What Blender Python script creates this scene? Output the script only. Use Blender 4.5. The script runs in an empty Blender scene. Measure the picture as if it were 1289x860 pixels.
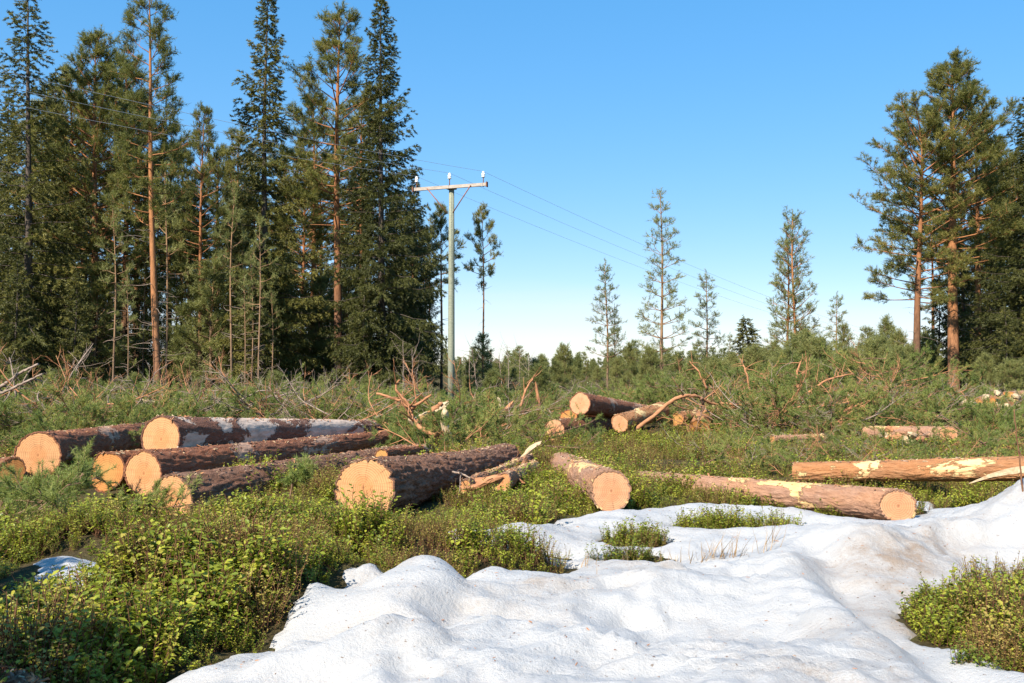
import bpy, math, random
import numpy as np
from mathutils import Vector, Matrix

# ------------------------------------------------------------------ camera, sky, sun
SC = bpy.context.scene
COL = SC.collection
R = math.radians
W0, H0, FPX, HOR = 1289.0, 860.0, 1238.0, 465.0
CAMZ = 1.42
PITCH = math.atan((HOR - H0 / 2) / FPX)
cam_d = bpy.data.cameras.new('camera'); cam = bpy.data.objects.new('camera', cam_d)
COL.objects.link(cam); SC.camera = cam
cam.location = (0, 0, CAMZ); cam.rotation_euler = (R(90) + PITCH, 0, 0)
cam_d.sensor_width = 36.0; cam_d.lens = FPX / W0 * 36.0
cam_d.clip_start = 0.05; cam_d.clip_end = 9000

SUN_AZ = math.atan2(-0.56, -0.83)          # direction towards the sun, from +Y towards +X
SUN_EL = R(41)
world = bpy.data.worlds.new('World'); SC.world = world; world.use_nodes = True
wn = world.node_tree.nodes; wl = world.node_tree.links
bg = wn['Background']; sky = wn.new('ShaderNodeTexSky')
sky.sky_type = 'NISHITA'; sky.sun_disc = False
sky.sun_elevation = SUN_EL; sky.sun_rotation = SUN_AZ % (2 * math.pi)
sky.altitude = 0; sky.air_density = 1.0; sky.dust_density = 0.0; sky.ozone_density = 6.0
def sky_mul(a, k):
    n = wn.new('ShaderNodeVectorMath'); n.operation = 'SCALE'; wl.new(a, n.inputs[0]); n.inputs['Scale'].default_value = k; return n.outputs[0]
sg = wn.new('ShaderNodeGamma'); sg.inputs[1].default_value = 0.40; wl.new(sky_mul(sky.outputs[0], 1 / 4.3), sg.inputs[0])
sh = wn.new('ShaderNodeHueSaturation'); sh.inputs['Saturation'].default_value = 2.05; wl.new(sg.outputs[0], sh.inputs['Color'])
st = wn.new('ShaderNodeVectorMath'); st.operation = 'MULTIPLY'; wl.new(sh.outputs[0], st.inputs[0]); st.inputs[1].default_value = (0.97, 0.945, 1.0)
wtc = wn.new('ShaderNodeTexCoord'); wmp = wn.new('ShaderNodeMapping'); wmp.inputs['Scale'].default_value = (2.2, 2.2, 16.0); wl.new(wtc.outputs['Generated'], wmp.inputs['Vector'])
wno = wn.new('ShaderNodeTexNoise'); wno.inputs['Scale'].default_value = 1.3; wno.inputs['Detail'].default_value = 5; wl.new(wmp.outputs[0], wno.inputs['Vector'])
wra = wn.new('ShaderNodeMapRange'); wra.inputs['From Min'].default_value = 0.42; wra.inputs['From Max'].default_value = 0.68; wra.inputs['To Max'].default_value = 0.6; wl.new(wno.outputs['Fac'], wra.inputs[0])
wsp = wn.new('ShaderNodeSeparateXYZ'); wl.new(wtc.outputs['Generated'], wsp.inputs[0])
wba = wn.new('ShaderNodeMapRange'); wba.inputs['From Min'].default_value = 0.10; wba.inputs['From Max'].default_value = 0.05; wl.new(wsp.outputs[2], wba.inputs[0])   # veil cloud keeps low over the horizon all round
wmu = wn.new('ShaderNodeMath'); wmu.operation = 'MULTIPLY'; wl.new(wra.outputs[0], wmu.inputs[0]); wl.new(wba.outputs[0], wmu.inputs[1])
wmx = wn.new('ShaderNodeMix'); wmx.data_type = 'RGBA'; wl.new(wmu.outputs[0], wmx.inputs[0]); wl.new(st.outputs[0], wmx.inputs[6]); wmx.inputs[7].default_value = (0.95, 1.0, 1.08, 1)
wl.new(sky_mul(wmx.outputs[2], 4.3), bg.inputs[0]); bg.inputs[1].default_value = 0.098
sun_d = bpy.data.lights.new('sun', 'SUN'); sun = bpy.data.objects.new('sun', sun_d); COL.objects.link(sun)
sun_d.energy = 4.4; sun_d.angle = R(0.53); sun_d.color = (1.0, 0.93, 0.81)
SDIR = Vector((math.sin(SUN_AZ) * math.cos(SUN_EL), math.cos(SUN_AZ) * math.cos(SUN_EL), math.sin(SUN_EL)))
sun.rotation_euler = SDIR.to_track_quat('Z', 'Y').to_euler(); sun.location = SDIR * 60
SC.view_settings.view_transform = 'Standard'; SC.view_settings.look = 'None'
SC.view_settings.exposure = 1.15; SC.view_settings.gamma = 1.0
SC.view_settings.use_curve_mapping = False
SC.render.engine = 'CYCLES'
SC.cycles.max_bounces = 6; SC.cycles.diffuse_bounces = 3; SC.cycles.glossy_bounces = 2
SC.cycles.transmission_bounces = 3; SC.cycles.transparent_max_bounces = 4
SC.cycles.caustics_reflective = False; SC.cycles.caustics_refractive = False
SC.cycles.sample_clamp_indirect = 4.0

# ------------------------------------------------------------------ helpers
def ray(px, py):
    u = (px - W0 / 2) / FPX; v = (H0 / 2 - py) / FPX
    c, s = math.cos(PITCH), math.sin(PITCH)
    return Vector((u, c - v * s, s + v * c))
def at(px, py, Y):
    """world point that stands at distance Y (metres ahead of the camera)"""
    d = ray(px, py); k = Y / d.y
    return Vector((d.x * k, Y, CAMZ + d.z * k))
def on_ground(px, py, z=0.0):
    d = ray(px, py); k = (z - CAMZ) / d.z
    return (d.x * k, d.y * k)

def hash2(ix, iy, seed):
    n = (ix.astype(np.int64) * 374761393 + iy.astype(np.int64) * 668265263 + seed * 1274126177) & 0x7fffffff
    n = ((n ^ (n >> 13)) * 1274126177) & 0x7fffffff
    n = n ^ (n >> 16)
    return (n & 0xffff) / 65535.0
def vnoise(x, y, seed=0):
    x = np.asarray(x, float); y = np.asarray(y, float)
    ix = np.floor(x); iy = np.floor(y); fx = x - ix; fy = y - iy
    fx = fx * fx * fx * (fx * (fx * 6 - 15) + 10); fy = fy * fy * fy * (fy * (fy * 6 - 15) + 10)
    ix = ix.astype(np.int64); iy = iy.astype(np.int64)
    a = hash2(ix, iy, seed); b = hash2(ix + 1, iy, seed); c = hash2(ix, iy + 1, seed); d = hash2(ix + 1, iy + 1, seed)
    return (a + (b - a) * fx + (c - a) * fy + (a - b - c + d) * fx * fy) * 2 - 1
def fbm(x, y, seed=0, octv=4, gain=0.5):
    x = np.asarray(x, float); y = np.asarray(y, float)
    s = 0; a = 1.0; t = 0
    for o in range(octv):
        s = s + a * vnoise(x * 2 ** o + 17.3 * o, y * 2 ** o - 9.1 * o, seed + o * 31); t += a; a *= gain
    return s / t
def gauss(x, y, cx, cy, rx, ry, h, ang=0.0):
    dx = x - cx; dy = y - cy; c, s = math.cos(ang), math.sin(ang)
    u = (dx * c + dy * s) / rx; v = (-dx * s + dy * c) / ry
    return h * np.exp(-(u * u + v * v))
def smooth(a, b, v):
    t = np.clip((v - a) / (b - a), 0, 1); return t * t * (3 - 2 * t)

class MB:
    """collects vertices, triangles / quads with material slots and builds one mesh"""
    def __init__(s): s.v = []; s.f = []; s.m = []; s.n = 0; s.tint = []; s.sm = []
    def add(s, v, f, mat=0, tint=None, smooth=True):
        v = np.asarray(v, float).reshape(-1, 3); f = np.asarray(f, np.int64)
        s.v.append(v); s.f.append(f + s.n); s.m.append(np.full(len(f), mat)); s.n += len(v)
        s.tint.append(np.full(len(v), 0.5) if tint is None else np.broadcast_to(np.asarray(tint, float), (len(v),)))
        s.sm.append(np.full(len(f), smooth))
    def mesh(s, name, mats):
        me = bpy.data.meshes.new(name)
        V = np.concatenate(s.v)
        me.vertices.add(len(V)); me.vertices.foreach_set('co', V.ravel())
        sizes = np.concatenate([np.full(len(f), f.shape[1]) for f in s.f])
        loops = np.concatenate([f.ravel() for f in s.f])
        starts = np.concatenate([[0], np.cumsum(sizes)[:-1]])
        me.loops.add(len(loops)); me.loops.foreach_set('vertex_index', loops)
        me.polygons.add(len(sizes)); me.polygons.foreach_set('loop_start', starts); 
        me.polygons.foreach_set('loop_total', sizes)
        me.polygons.foreach_set('material_index', np.concatenate(s.m).astype(np.int32))
        me.polygons.foreach_set('use_smooth', np.concatenate(s.sm).astype(bool))
        a = me.attributes.new('tint', 'FLOAT', 'POINT'); a.data.foreach_set('value', np.concatenate(s.tint).astype(np.float32))
        for m in mats: me.materials.append(m)
        me.update(calc_edges=True); me.validate()
        return me
    def tube(s, path, rad, sides=6, mat=0, cap=True, tint=None, jitter=0.0, rng=None):
        P = np.asarray(path, float); n = len(P); rad = np.broadcast_to(np.asarray(rad, float), (n,))
        T = np.gradient(P, axis=0); T /= np.linalg.norm(T, axis=1)[:, None] + 1e-12
        ref = np.array([0, 0, 1.0]) if abs(T[:, 2]).mean() < 0.8 else np.array([1.0, 0, 0])
        U = np.cross(T, ref); U /= np.linalg.norm(U, axis=1)[:, None] + 1e-12
        Vv = np.cross(T, U)
        a = np.arange(sides) * 2 * math.pi / sides
        rr = rad[:, None, None]
        if jitter and rng is not None: rr = rr * (1 + jitter * rng.uniform(-1, 1, (n, sides, 1)))
        ring = P[:, None, :] + rr * (np.cos(a)[None, :, None] * U[:, None, :] + np.sin(a)[None, :, None] * Vv[:, None, :])
        i = np.arange(n - 1)[:, None] * sides; j = np.arange(sides)[None, :]; j2 = (j + 1) % sides
        q = np.stack([i + j, i + j2, i + sides + j2, i + sides + j], -1).reshape(-1, 4)
        s.add(ring.reshape(-1, 3), q, mat, tint)
        if cap:
            base = s.n - n * sides
            for k, rev in ((0, True), (n - 1, False)):
                s.v.append(P[k][None]); s.tint.append(np.full(1, 0.5)); c = s.n; s.n += 1
                jj = np.arange(sides); r0 = base + k * sides
                t = np.stack([r0 + jj, r0 + (jj + 1) % sides, np.full(sides, c)], -1)
                if rev: t = t[:, ::-1]
                s.f.append(t); s.m.append(np.full(sides, mat)); s.sm.append(np.full(sides, False))
    def box(s, c, size, rot=None, mat=0):
        x, y, z = [k / 2 for k in size]
        v = np.array([[sx * x, sy * y, sz * z] for sx in (-1, 1) for sy in (-1, 1) for sz in (-1, 1)])
        if rot is not None: v = v @ np.array(rot).T
        f = [[0, 1, 3, 2], [4, 6, 7, 5], [0, 4, 5, 1], [2, 3, 7, 6], [0, 2, 6, 4], [1, 5, 7, 3]]
        s.add(v + np.array(c), f, mat, smooth=False)
    def lathe(s, c, prof, sides=14, mat=0):
        a = np.arange(sides) * 2 * math.pi / sides
        v = np.array([[r * math.cos(t), r * math.sin(t), z] for r, z in prof for t in a]) + np.array(c)
        q = []
        for i in range(len(prof) - 1):
            for j in range(sides):
                j2 = (j + 1) % sides
                q.append([i * sides + j, i * sides + j2, (i + 1) * sides + j2, (i + 1) * sides + j])
        s.add(v, q, mat)

def obj(name, me, parent=None):
    o = bpy.data.objects.new(name, me); COL.objects.link(o)
    if parent is not None: o.parent = parent
    return o
def tag(o, label=None, cat=None, group=None, kind=None):
    if label: o['label'] = label
    if cat: o['category'] = cat
    if group: o['group'] = group
    if kind: o['kind'] = kind
    return o
def thing(name, label, cat, loc=(0, 0, 0), group=None):
    o = bpy.data.objects.new(name, None); COL.objects.link(o); o.location = loc
    o.empty_display_size = 0.2
    return tag(o, label, cat, group)

# ------------------------------------------------------------------ materials
def new_mat(name):
    m = bpy.data.materials.new(name); m.use_nodes = True
    nt = m.node_tree; b = nt.nodes['Principled BSDF']
    b.inputs['Roughness'].default_value = 0.8; b.inputs['Specular IOR Level'].default_value = 0.15
    return m, nt, b
def node(nt, t, **kw):
    n = nt.nodes.new(t)
    for k, v in kw.items(): setattr(n, k, v)
    return n
def link(nt, a, b): nt.links.new(a, b)
def coords(nt, scale=(1, 1, 1), kind='Object'):
    tc = node(nt, 'ShaderNodeTexCoord'); mp = node(nt, 'ShaderNodeMapping'); mp.inputs['Scale'].default_value = scale
    link(nt, tc.outputs[kind], mp.inputs['Vector']); return mp.outputs[0]
def noise(nt, vec, scale, detail=4, rough=0.55, dist=0.0):
    n = node(nt, 'ShaderNodeTexNoise'); n.inputs['Scale'].default_value = scale; n.inputs['Detail'].default_value = detail
    n.inputs['Roughness'].default_value = rough; n.inputs['Distortion'].default_value = dist
    if vec is not None: link(nt, vec, n.inputs['Vector'])
    return n.outputs['Fac']
def ramp(nt, fac, stops, interp='LINEAR'):
    r = node(nt, 'ShaderNodeValToRGB'); cr = r.color_ramp; cr.interpolation = interp
    while len(cr.elements) < len(stops): cr.elements.new(0.5)
    for e, (p, c) in zip(cr.elements, stops):
        e.position = p; e.color = (c[0], c[1], c[2], 1) if hasattr(c, '__len__') else (c, c, c, 1)
    link(nt, fac, r.inputs[0]); return r.outputs[0]
def mix(nt, fac, a, b, mode='MIX'):
    n = node(nt, 'ShaderNodeMix', data_type='RGBA', blend_type=mode)
    for sock, v in ((n.inputs[0], fac), (n.inputs[6], a), (n.inputs[7], b)):
        if isinstance(v, (int, float)): sock.default_value = v
        elif isinstance(v, (tuple, list)): sock.default_value = (v[0], v[1], v[2], 1)
        else: link(nt, v, sock)
    return n.outputs[2]
def math_n(nt, op, a, b=None):
    n = node(nt, 'ShaderNodeMath', operation=op)
    for sock, v in zip(n.inputs, (a, b)):
        if v is None: continue
        if isinstance(v, (int, float)): sock.default_value = v
        else: link(nt, v, sock)
    return n.outputs[0]
def bump(nt, b, h, strength=0.4, dist=0.02):
    n = node(nt, 'ShaderNodeBump'); n.inputs['Strength'].default_value = strength; n.inputs['Distance'].default_value = dist
    link(nt, h, n.inputs['Height']); link(nt, n.outputs[0], b.inputs['Normal'])
def attr(nt, name):
    n = node(nt, 'ShaderNodeAttribute'); n.attribute_name = name; return n.outputs['Fac']
def leafy(name, stops, inst=0.5, trans=0.3, rough=0.55, warm=(0.30, 0.18, 0.05)):
    """foliage: per-leaf tint attribute and per-plant random choose the colour; some light passes through"""
    m, nt, b = new_mat(name)
    oi = node(nt, 'ShaderNodeObjectInfo')
    f = math_n(nt, 'ADD', math_n(nt, 'MULTIPLY', attr(nt, 'tint'), 1 - inst), math_n(nt, 'MULTIPLY', oi.outputs['Random'], inst))
    c = ramp(nt, f, stops)
    link(nt, c, b.inputs['Base Color']); b.inputs['Roughness'].default_value = rough
    b.inputs['Specular IOR Level'].default_value = 0.35
    tr = node(nt, 'ShaderNodeBsdfTranslucent'); link(nt, mix(nt, 0.35, c, (0.30, 0.34, 0.04)), tr.inputs[0])
    ms = node(nt, 'ShaderNodeMixShader'); ms.inputs[0].default_value = trans
    link(nt, b.outputs[0], ms.inputs[1]); link(nt, tr.outputs[0], ms.inputs[2])
    link(nt, ms.outputs[0], nt.nodes['Material Output'].inputs['Surface'])
    return m
M = {}
M['pine_needle'] = leafy('pine_needle', [(0.0, (0.055, 0.068, 0.018)), (0.5, (0.19, 0.182, 0.045)), (1.0, (0.36, 0.29, 0.072))], inst=0.35, trans=0.38)
M['spruce_needle'] = leafy('spruce_needle', [(0.0, (0.036, 0.042, 0.011)), (0.5, (0.10, 0.10, 0.024)), (0.8, (0.22, 0.19, 0.042)), (1.0, (0.30, 0.24, 0.055))], inst=0.3, trans=0.18)
M['young_needle'] = leafy('young_needle', [(0.0, (0.12, 0.135, 0.04)), (0.5, (0.24, 0.245, 0.08)), (1.0, (0.34, 0.32, 0.11))], inst=0.45, trans=0.4)
M['slash_needle'] = leafy('slash_needle', [(0.0, (0.07, 0.098, 0.024)), (0.4, (0.20, 0.255, 0.06)), (0.8, (0.33, 0.335, 0.085)), (1.0, (0.42, 0.31, 0.11))], inst=0.6, trans=0.38)
M['shrub_leaf'] = leafy('shrub_leaf', [(0.0, (0.07, 0.105, 0.014)), (0.4, (0.225, 0.27, 0.028)), (0.72, (0.42, 0.415, 0.042)), (0.90, (0.42, 0.33, 0.07)), (1.0, (0.26, 0.13, 0.045))], inst=0.5, trans=0.38, rough=0.42)
M['heath_leaf'] = leafy('heath_leaf', [(0.0, (0.13, 0.115, 0.025)), (0.4, (0.30, 0.27, 0.045)), (0.75, (0.38, 0.27, 0.07)), (1.0, (0.28, 0.13, 0.05))], inst=0.5)
M['dry_grass'] = leafy('dry_grass', [(0, (0.20, 0.11, 0.05)), (1, (0.42, 0.28, 0.15))], trans=0.2)

def bark_tree(name, low, high, z0, z1):
    m, nt, b = new_mat(name)
    v = coords(nt, (1, 1, 0.35)); n1 = noise(nt, v, 9, 5, 0.65)
    sep = node(nt, 'ShaderNodeSeparateXYZ'); tc = node(nt, 'ShaderNodeTexCoord'); link(nt, tc.outputs['Object'], sep.inputs[0])
    f = math_n(nt, 'DIVIDE', math_n(nt, 'SUBTRACT', math_n(nt, 'ADD', sep.outputs[2], math_n(nt, 'MULTIPLY', n1, 2.0)), z0 + 1), z1 - z0)
    lo = ramp(nt, n1, [(0.3, [k * 0.45 for k in low]), (0.7, low)]); hi = ramp(nt, n1, [(0.3, [k * 0.6 for k in high]), (0.7, high)])
    cl = node(nt, 'ShaderNodeClamp'); link(nt, f, cl.inputs[0])
    link(nt, mix(nt, cl.outputs[0], lo, hi), b.inputs['Base Color']); bump(nt, b, n1, 0.6, 0.05)
    b.inputs['Roughness'].default_value = 0.9
    return m
M['bark_pine'] = bark_tree('bark_pine', (0.13, 0.082, 0.056), (0.36, 0.155, 0.068), 2.0, 8.0)
M['bark_pine_orange'] = bark_tree('bark_pine_orange', (0.30, 0.15, 0.085), (0.42, 0.185, 0.078), 1.0, 5.0)
M['bark_spruce'] = bark_tree('bark_spruce', (0.12, 0.095, 0.075), (0.13, 0.10, 0.08), 2.0, 12.0)
M['bark_young'] = bark_tree('bark_young', (0.22, 0.15, 0.10), (0.34, 0.20, 0.11), 0.5, 4.0)

def log_bark(name, dark, light, inner, patch, patch_at=0.62, patch_scale=1.6, fine=22):
    """flaky bark with peeled patches where the pale inner bark or wood shows"""
    m, nt, b = new_mat(name)
    v = coords(nt, (0.35, 1, 1)); v2 = coords(nt, (0.55, 1, 1))
    n1 = noise(nt, v, fine, 6, 0.7); n2 = noise(nt, v, 5, 4, 0.6)
    c = ramp(nt, n1, [(0.28, dark), (0.55, [(a + c_) / 2 for a, c_ in zip(dark, light)]), (0.75, light)])
    c = mix(nt, ramp(nt, n2, [(0.4, 0.0), (0.7, 0.6)]), c, inner)
    n3 = noise(nt, v2, patch_scale, 6, 0.68, 0.5)
    pf = ramp(nt, n3, [(patch_at, 0.0), (patch_at + 0.025, 1.0)])
    pc = ramp(nt, noise(nt, v, 14, 5, 0.6), [(0.3, [k * 0.62 for k in patch]), (0.6, patch)])
    c = mix(nt, pf, c, pc)
    link(nt, c, b.inputs['Base Color']); b.inputs['Roughness'].default_value = 0.88
    h = math_n(nt, 'MULTIPLY', n1, math_n(nt, 'SUBTRACT', 1.15, pf))
    bump(nt, b, h, 0.9, 0.05)
    return m
M['bark_dark'] = log_bark('bark_dark', (0.09, 0.033, 0.015), (0.42, 0.20, 0.11), (0.27, 0.092, 0.040), (0.42, 0.22, 0.13), 0.66)
M['bark_red'] = log_bark('bark_red', (0.13, 0.043, 0.02), (0.43, 0.20, 0.12), (0.32, 0.11, 0.05), (0.45, 0.27, 0.18), 0.60)
M['bark_rough'] = log_bark('bark_rough', (0.07, 0.033, 0.019), (0.46, 0.26, 0.175), (0.23, 0.095, 0.05), (0.3, 0.15, 0.09), 0.74)
M['bark_pale'] = log_bark('bark_pale', (0.10, 0.042, 0.026), (0.32, 0.17, 0.12), (0.22, 0.09, 0.05), (0.60, 0.45, 0.35), 0.52, 1.5)
M['bark_orange'] = log_bark('bark_orange', (0.28, 0.115, 0.05), (0.46, 0.245, 0.125), (0.50, 0.22, 0.085), (0.70, 0.48, 0.23), 0.585, 3.0)
M['bark_pinkish'] = log_bark('bark_pinkish', (0.27, 0.14, 0.09), (0.50, 0.30, 0.20), (0.50, 0.24, 0.115), (0.68, 0.44, 0.20), 0.545, 2.8)

def cut_wood(name, base, heart, ring_k=46):
    m, nt, b = new_mat(name)
    tc = node(nt, 'ShaderNodeTexCoord'); sep = node(nt, 'ShaderNodeSeparateXYZ')
    nz = node(nt, 'ShaderNodeTexNoise'); nz.inputs['Scale'].default_value = 3.0; link(nt, tc.outputs['Object'], nz.inputs['Vector'])
    off = node(nt, 'ShaderNodeVectorMath', operation='MULTIPLY_ADD'); link(nt, nz.outputs['Color'], off.inputs[0])
    off.inputs[1].default_value = (0, 0.07, 0.07); link(nt, tc.outputs['Object'], off.inputs[2])
    link(nt, off.outputs[0], sep.inputs[0])
    y = math_n(nt, 'SUBTRACT', sep.outputs[1], 0.035); z = math_n(nt, 'SUBTRACT', sep.outputs[2], 0.035)
    r = math_n(nt, 'SQRT', math_n(nt, 'ADD', math_n(nt, 'MULTIPLY', y, y), math_n(nt, 'MULTIPLY', z, z)))
    ring = math_n(nt, 'SINE', math_n(nt, 'MULTIPLY', r, ring_k * 6.28))
    rn = noise(nt, tc.outputs['Object'], 14, 3, 0.6)
    c = ramp(nt, math_n(nt, 'ADD', math_n(nt, 'MULTIPLY', ring, 0.35), rn), [(0.15, [k * 0.74 for k in base]), (0.5, base), (0.9, [min(1, k * 1.12) for k in base])])
    hr = ramp(nt, r, [(0.085, 1.0), (0.13, 0.0)])
    c = mix(nt, math_n(nt, 'MULTIPLY', hr, 0.45), c, heart)
    c = mix(nt, ramp(nt, r, [(0.004, 0.8), (0.016, 0.0)]), c, [k * 0.45 for k in heart])
    at2 = math_n(nt, 'ARCTAN2', z, y)                     # radial drying checks
    cv = node(nt, 'ShaderNodeCombineXYZ'); link(nt, math_n(nt, 'MULTIPLY', at2, 5.0), cv.inputs[0]); link(nt, math_n(nt, 'MULTIPLY', r, 2.0), cv.inputs[1])
    rad = ramp(nt, noise(nt, cv.outputs[0], 2.2, 3, 0.6), [(0.33, 0.45), (0.42, 1.0)])
    c = mix(nt, 0.7, c, rad, 'MULTIPLY')
    saw = coords(nt, (1, 1.5, 40)); sw = noise(nt, saw, 1.6, 2, 0.5)   # saw kerf lines
    c = mix(nt, 0.5, c, ramp(nt, sw, [(0.3, 0.74), (0.6, 1.0)]), 'MULTIPLY')
    st = noise(nt, tc.outputs['Object'], 6, 3, 0.6)
    c = mix(nt, ramp(nt, st, [(0.55, 0.0), (0.75, 0.45)]), c, [k * j for k, j in zip(base, (0.95, 0.78, 0.62))])
    link(nt, c, b.inputs['Base Color']); b.inputs['Roughness'].default_value = 0.75
    bump(nt, b, math_n(nt, 'ADD', sw, math_n(nt, 'MULTIPLY', ring, 0.15)), 0.25, 0.004)
    return m
M['cut_pine'] = cut_wood('cut_pine', (0.54, 0.272, 0.122), (0.47, 0.185, 0.066))
M['cut_peach'] = cut_wood('cut_peach', (0.56, 0.287, 0.15), (0.50, 0.205, 0.095), 55)
M['cut_orange'] = cut_wood('cut_orange', (0.50, 0.21, 0.066), (0.45, 0.28, 0.09))

def wood_torn(name, a, b_):
    m, nt, b = new_mat(name); v = coords(nt, (0.25, 1, 1))
    n1 = noise(nt, v, 26, 5, 0.65); link(nt, ramp(nt, n1, [(0.3, a), (0.65, b_)]), b.inputs['Base Color']); bump(nt, b, n1, 0.5, 0.015)
    return m
M['torn_wood'] = wood_torn('torn_wood', (0.36, 0.23, 0.12), (0.58, 0.45, 0.29))
M['twig_orange'] = wood_torn('twig_orange', (0.26, 0.11, 0.05), (0.46, 0.22, 0.11))
M['twig_grey'] = wood_torn('twig_grey', (0.15, 0.105, 0.08), (0.36, 0.27, 0.21))
M['twig_brown'] = wood_torn('twig_brown', (0.12, 0.062, 0.038), (0.27, 0.16, 0.105))
M['stem_red'] = wood_torn('stem_red', (0.10, 0.045, 0.025), (0.20, 0.10, 0.05))
M['pole_wood'] = wood_torn('pole_wood', (0.19, 0.20, 0.145), (0.29, 0.295, 0.215))
M['arm_wood'] = wood_torn('arm_wood', (0.30, 0.25, 0.20), (0.46, 0.39, 0.33))
M['rust'] = wood_torn('rust', (0.16, 0.07, 0.05), (0.30, 0.13, 0.08))
m, nt, b = new_mat('porcelain'); b.inputs['Base Color'].default_value = (0.82, 0.81, 0.78, 1); b.inputs['Roughness'].default_value = 0.15; M['porcelain'] = m
m, nt, b = new_mat('wire_metal'); b.inputs['Base Color'].default_value = (0.33, 0.34, 0.36, 1); b.inputs['Roughness'].default_value = 0.6; M['wire'] = m

m, nt, b = new_mat('forest_floor')
v = coords(nt, kind='Object'); n1 = noise(nt, v, 3.0, 8, 0.7); n2 = noise(nt, v, 0.35, 4, 0.6); n3 = noise(nt, v, 40, 4, 0.7)
c = ramp(nt, n1, [(0.3, (0.028, 0.020, 0.012)), (0.5, (0.075, 0.060, 0.026)), (0.7, (0.10, 0.105, 0.030))])
c = mix(nt, ramp(nt, n2, [(0.45, 0.0), (0.65, 0.6)]), c, (0.105, 0.075, 0.04))
c = mix(nt, ramp(nt, n3, [(0.55, 0.0), (0.7, 0.6)]), c, (0.17, 0.12, 0.07))
link(nt, c, b.inputs['Base Color']); b.inputs['Roughness'].default_value = 1.0; b.inputs['Specular IOR Level'].default_value = 0.05; bump(nt, b, n3, 0.8, 0.05); M['ground'] = m

m, nt, b = new_mat('old_snow')
v = coords(nt, kind='Object')
d1 = noise(nt, v, 0.85, 5, 0.62, 0.6); d2 = noise(nt, v, 60, 3, 0.7); d3 = noise(nt, v, 9, 5, 0.7)
dirt = math_n(nt, 'MULTIPLY', ramp(nt, d1, [(0.50, 0.0), (0.72, 1.0)]), ramp(nt, math_n(nt, 'ADD', math_n(nt, 'MULTIPLY', d2, 0.6), math_n(nt, 'MULTIPLY', d3, 0.6)), [(0.50, 0.15), (0.75, 1.0)]))
grime = attr(nt, 'tint')                                   # where grit has gathered on the ploughed bank
dirt = math_n(nt, 'MINIMUM', math_n(nt, 'ADD', math_n(nt, 'MULTIPLY', dirt, 0.75), math_n(nt, 'MULTIPLY', grime, ramp(nt, d3, [(0.35, 0.25), (0.65, 1.0)]))), 0.85)
c = mix(nt, dirt, (0.405, 0.397, 0.39), (0.25, 0.18, 0.125))
sp = noise(nt, v, 38, 2, 0.5); sp2 = noise(nt, v, 1.7, 2, 0.5)
speck = math_n(nt, 'MULTIPLY', ramp(nt, sp, [(0.70, 0.0), (0.74, 1.0)]), ramp(nt, sp2, [(0.40, 0.0), (0.55, 0.8)]))
c = mix(nt, speck, c, (0.14, 0.09, 0.05))
link(nt, c, b.inputs['Base Color']); b.inputs['Roughness'].default_value = 0.6
b.inputs['Subsurface Weight'].default_value = 0.35; b.inputs['Subsurface Radius'].default_value = (0.5, 0.6, 0.7); b.inputs['Subsurface Scale'].default_value = 0.05
bump(nt, b, math_n(nt, 'ADD', noise(nt, v, 26, 6, 0.75), math_n(nt, 'MULTIPLY', d2, 0.5)), 0.6, 0.03); M['snow'] = m

# ------------------------------------------------------------------ terrain: ground and the snow lying on it
def gz(x, y):
    x = np.asarray(x, float); y = np.asarray(y, float)
    z = 0.07 * fbm(x * 0.45, y * 0.45, 3, 3) + 0.03 * fbm(x * 2.2, y * 2.2, 5, 2)
    z = z * smooth(0, 4, y) + gauss(x, y, -2.0, 6.0, 1.5, 1.3, 0.10) + gauss(x, y, -4.0, 11.2, 1.6, 1.2, 0.10)
    z = z + gauss(x, y, 3.4, 5.1, 0.95, 0.75, -0.08) + gauss(x, y, 4.9, 7.6, 1.5, 1.0, 0.10)
    z = z - 0.10 * smooth(3.0, 1.5, np.hypot(x - 3.2, y - 9.3)) * 0.4
    z = z + 0.16 * smooth(-0.2, 0.45, fbm(x * 1.3, y * 1.3, 301, 2)) * smooth(8.6, 7.2, y) * smooth(3.6, 4.6, y) * smooth(0.6, -0.6, x) * (1 - gauss(x, y, -2.9, 6.2, 0.7, 0.8, 1.0))
    far = smooth(60, 400, y)
    return z * (1 - far) - 0.8 * far
def poly_sd(x, y, pts):
    """signed distance to a closed outline, positive inside"""
    x = np.asarray(x, float); y = np.asarray(y, float)
    d = np.full(x.shape, 1e9); ins = np.zeros(x.shape, bool); n = len(pts)
    for i in range(n):
        ax, ay = pts[i]; bx, by = pts[(i + 1) % n]
        ex, ey = bx - ax, by - ay; wx, wy = x - ax, y - ay
        t = np.clip((wx * ex + wy * ey) / (ex * ex + ey * ey + 1e-12), 0, 1)
        d = np.minimum(d, np.hypot(wx - ex * t, wy - ey * t))
        c = ((ay <= y) & (by > y)) | ((by <= y) & (ay > y))
        xi = ax + (y - ay) / (by - ay + 1e-12) * ex
        ins ^= c & (x < xi)
    return np.where(ins, d, -d)
SNOW_PX = [(190, 862), (250, 838), (322, 812), (372, 785), (398, 765), (436, 738), (520, 726), (580, 729), (640, 723), (700, 714), (738, 700),
           (690, 696), (600, 696), (505, 695), (560, 680), (640, 665), (692, 655), (748, 641), (800, 632), (850, 624), (960, 629), (1080, 640),
           (1150, 636), (1172, 622), (1215, 607)]
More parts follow.
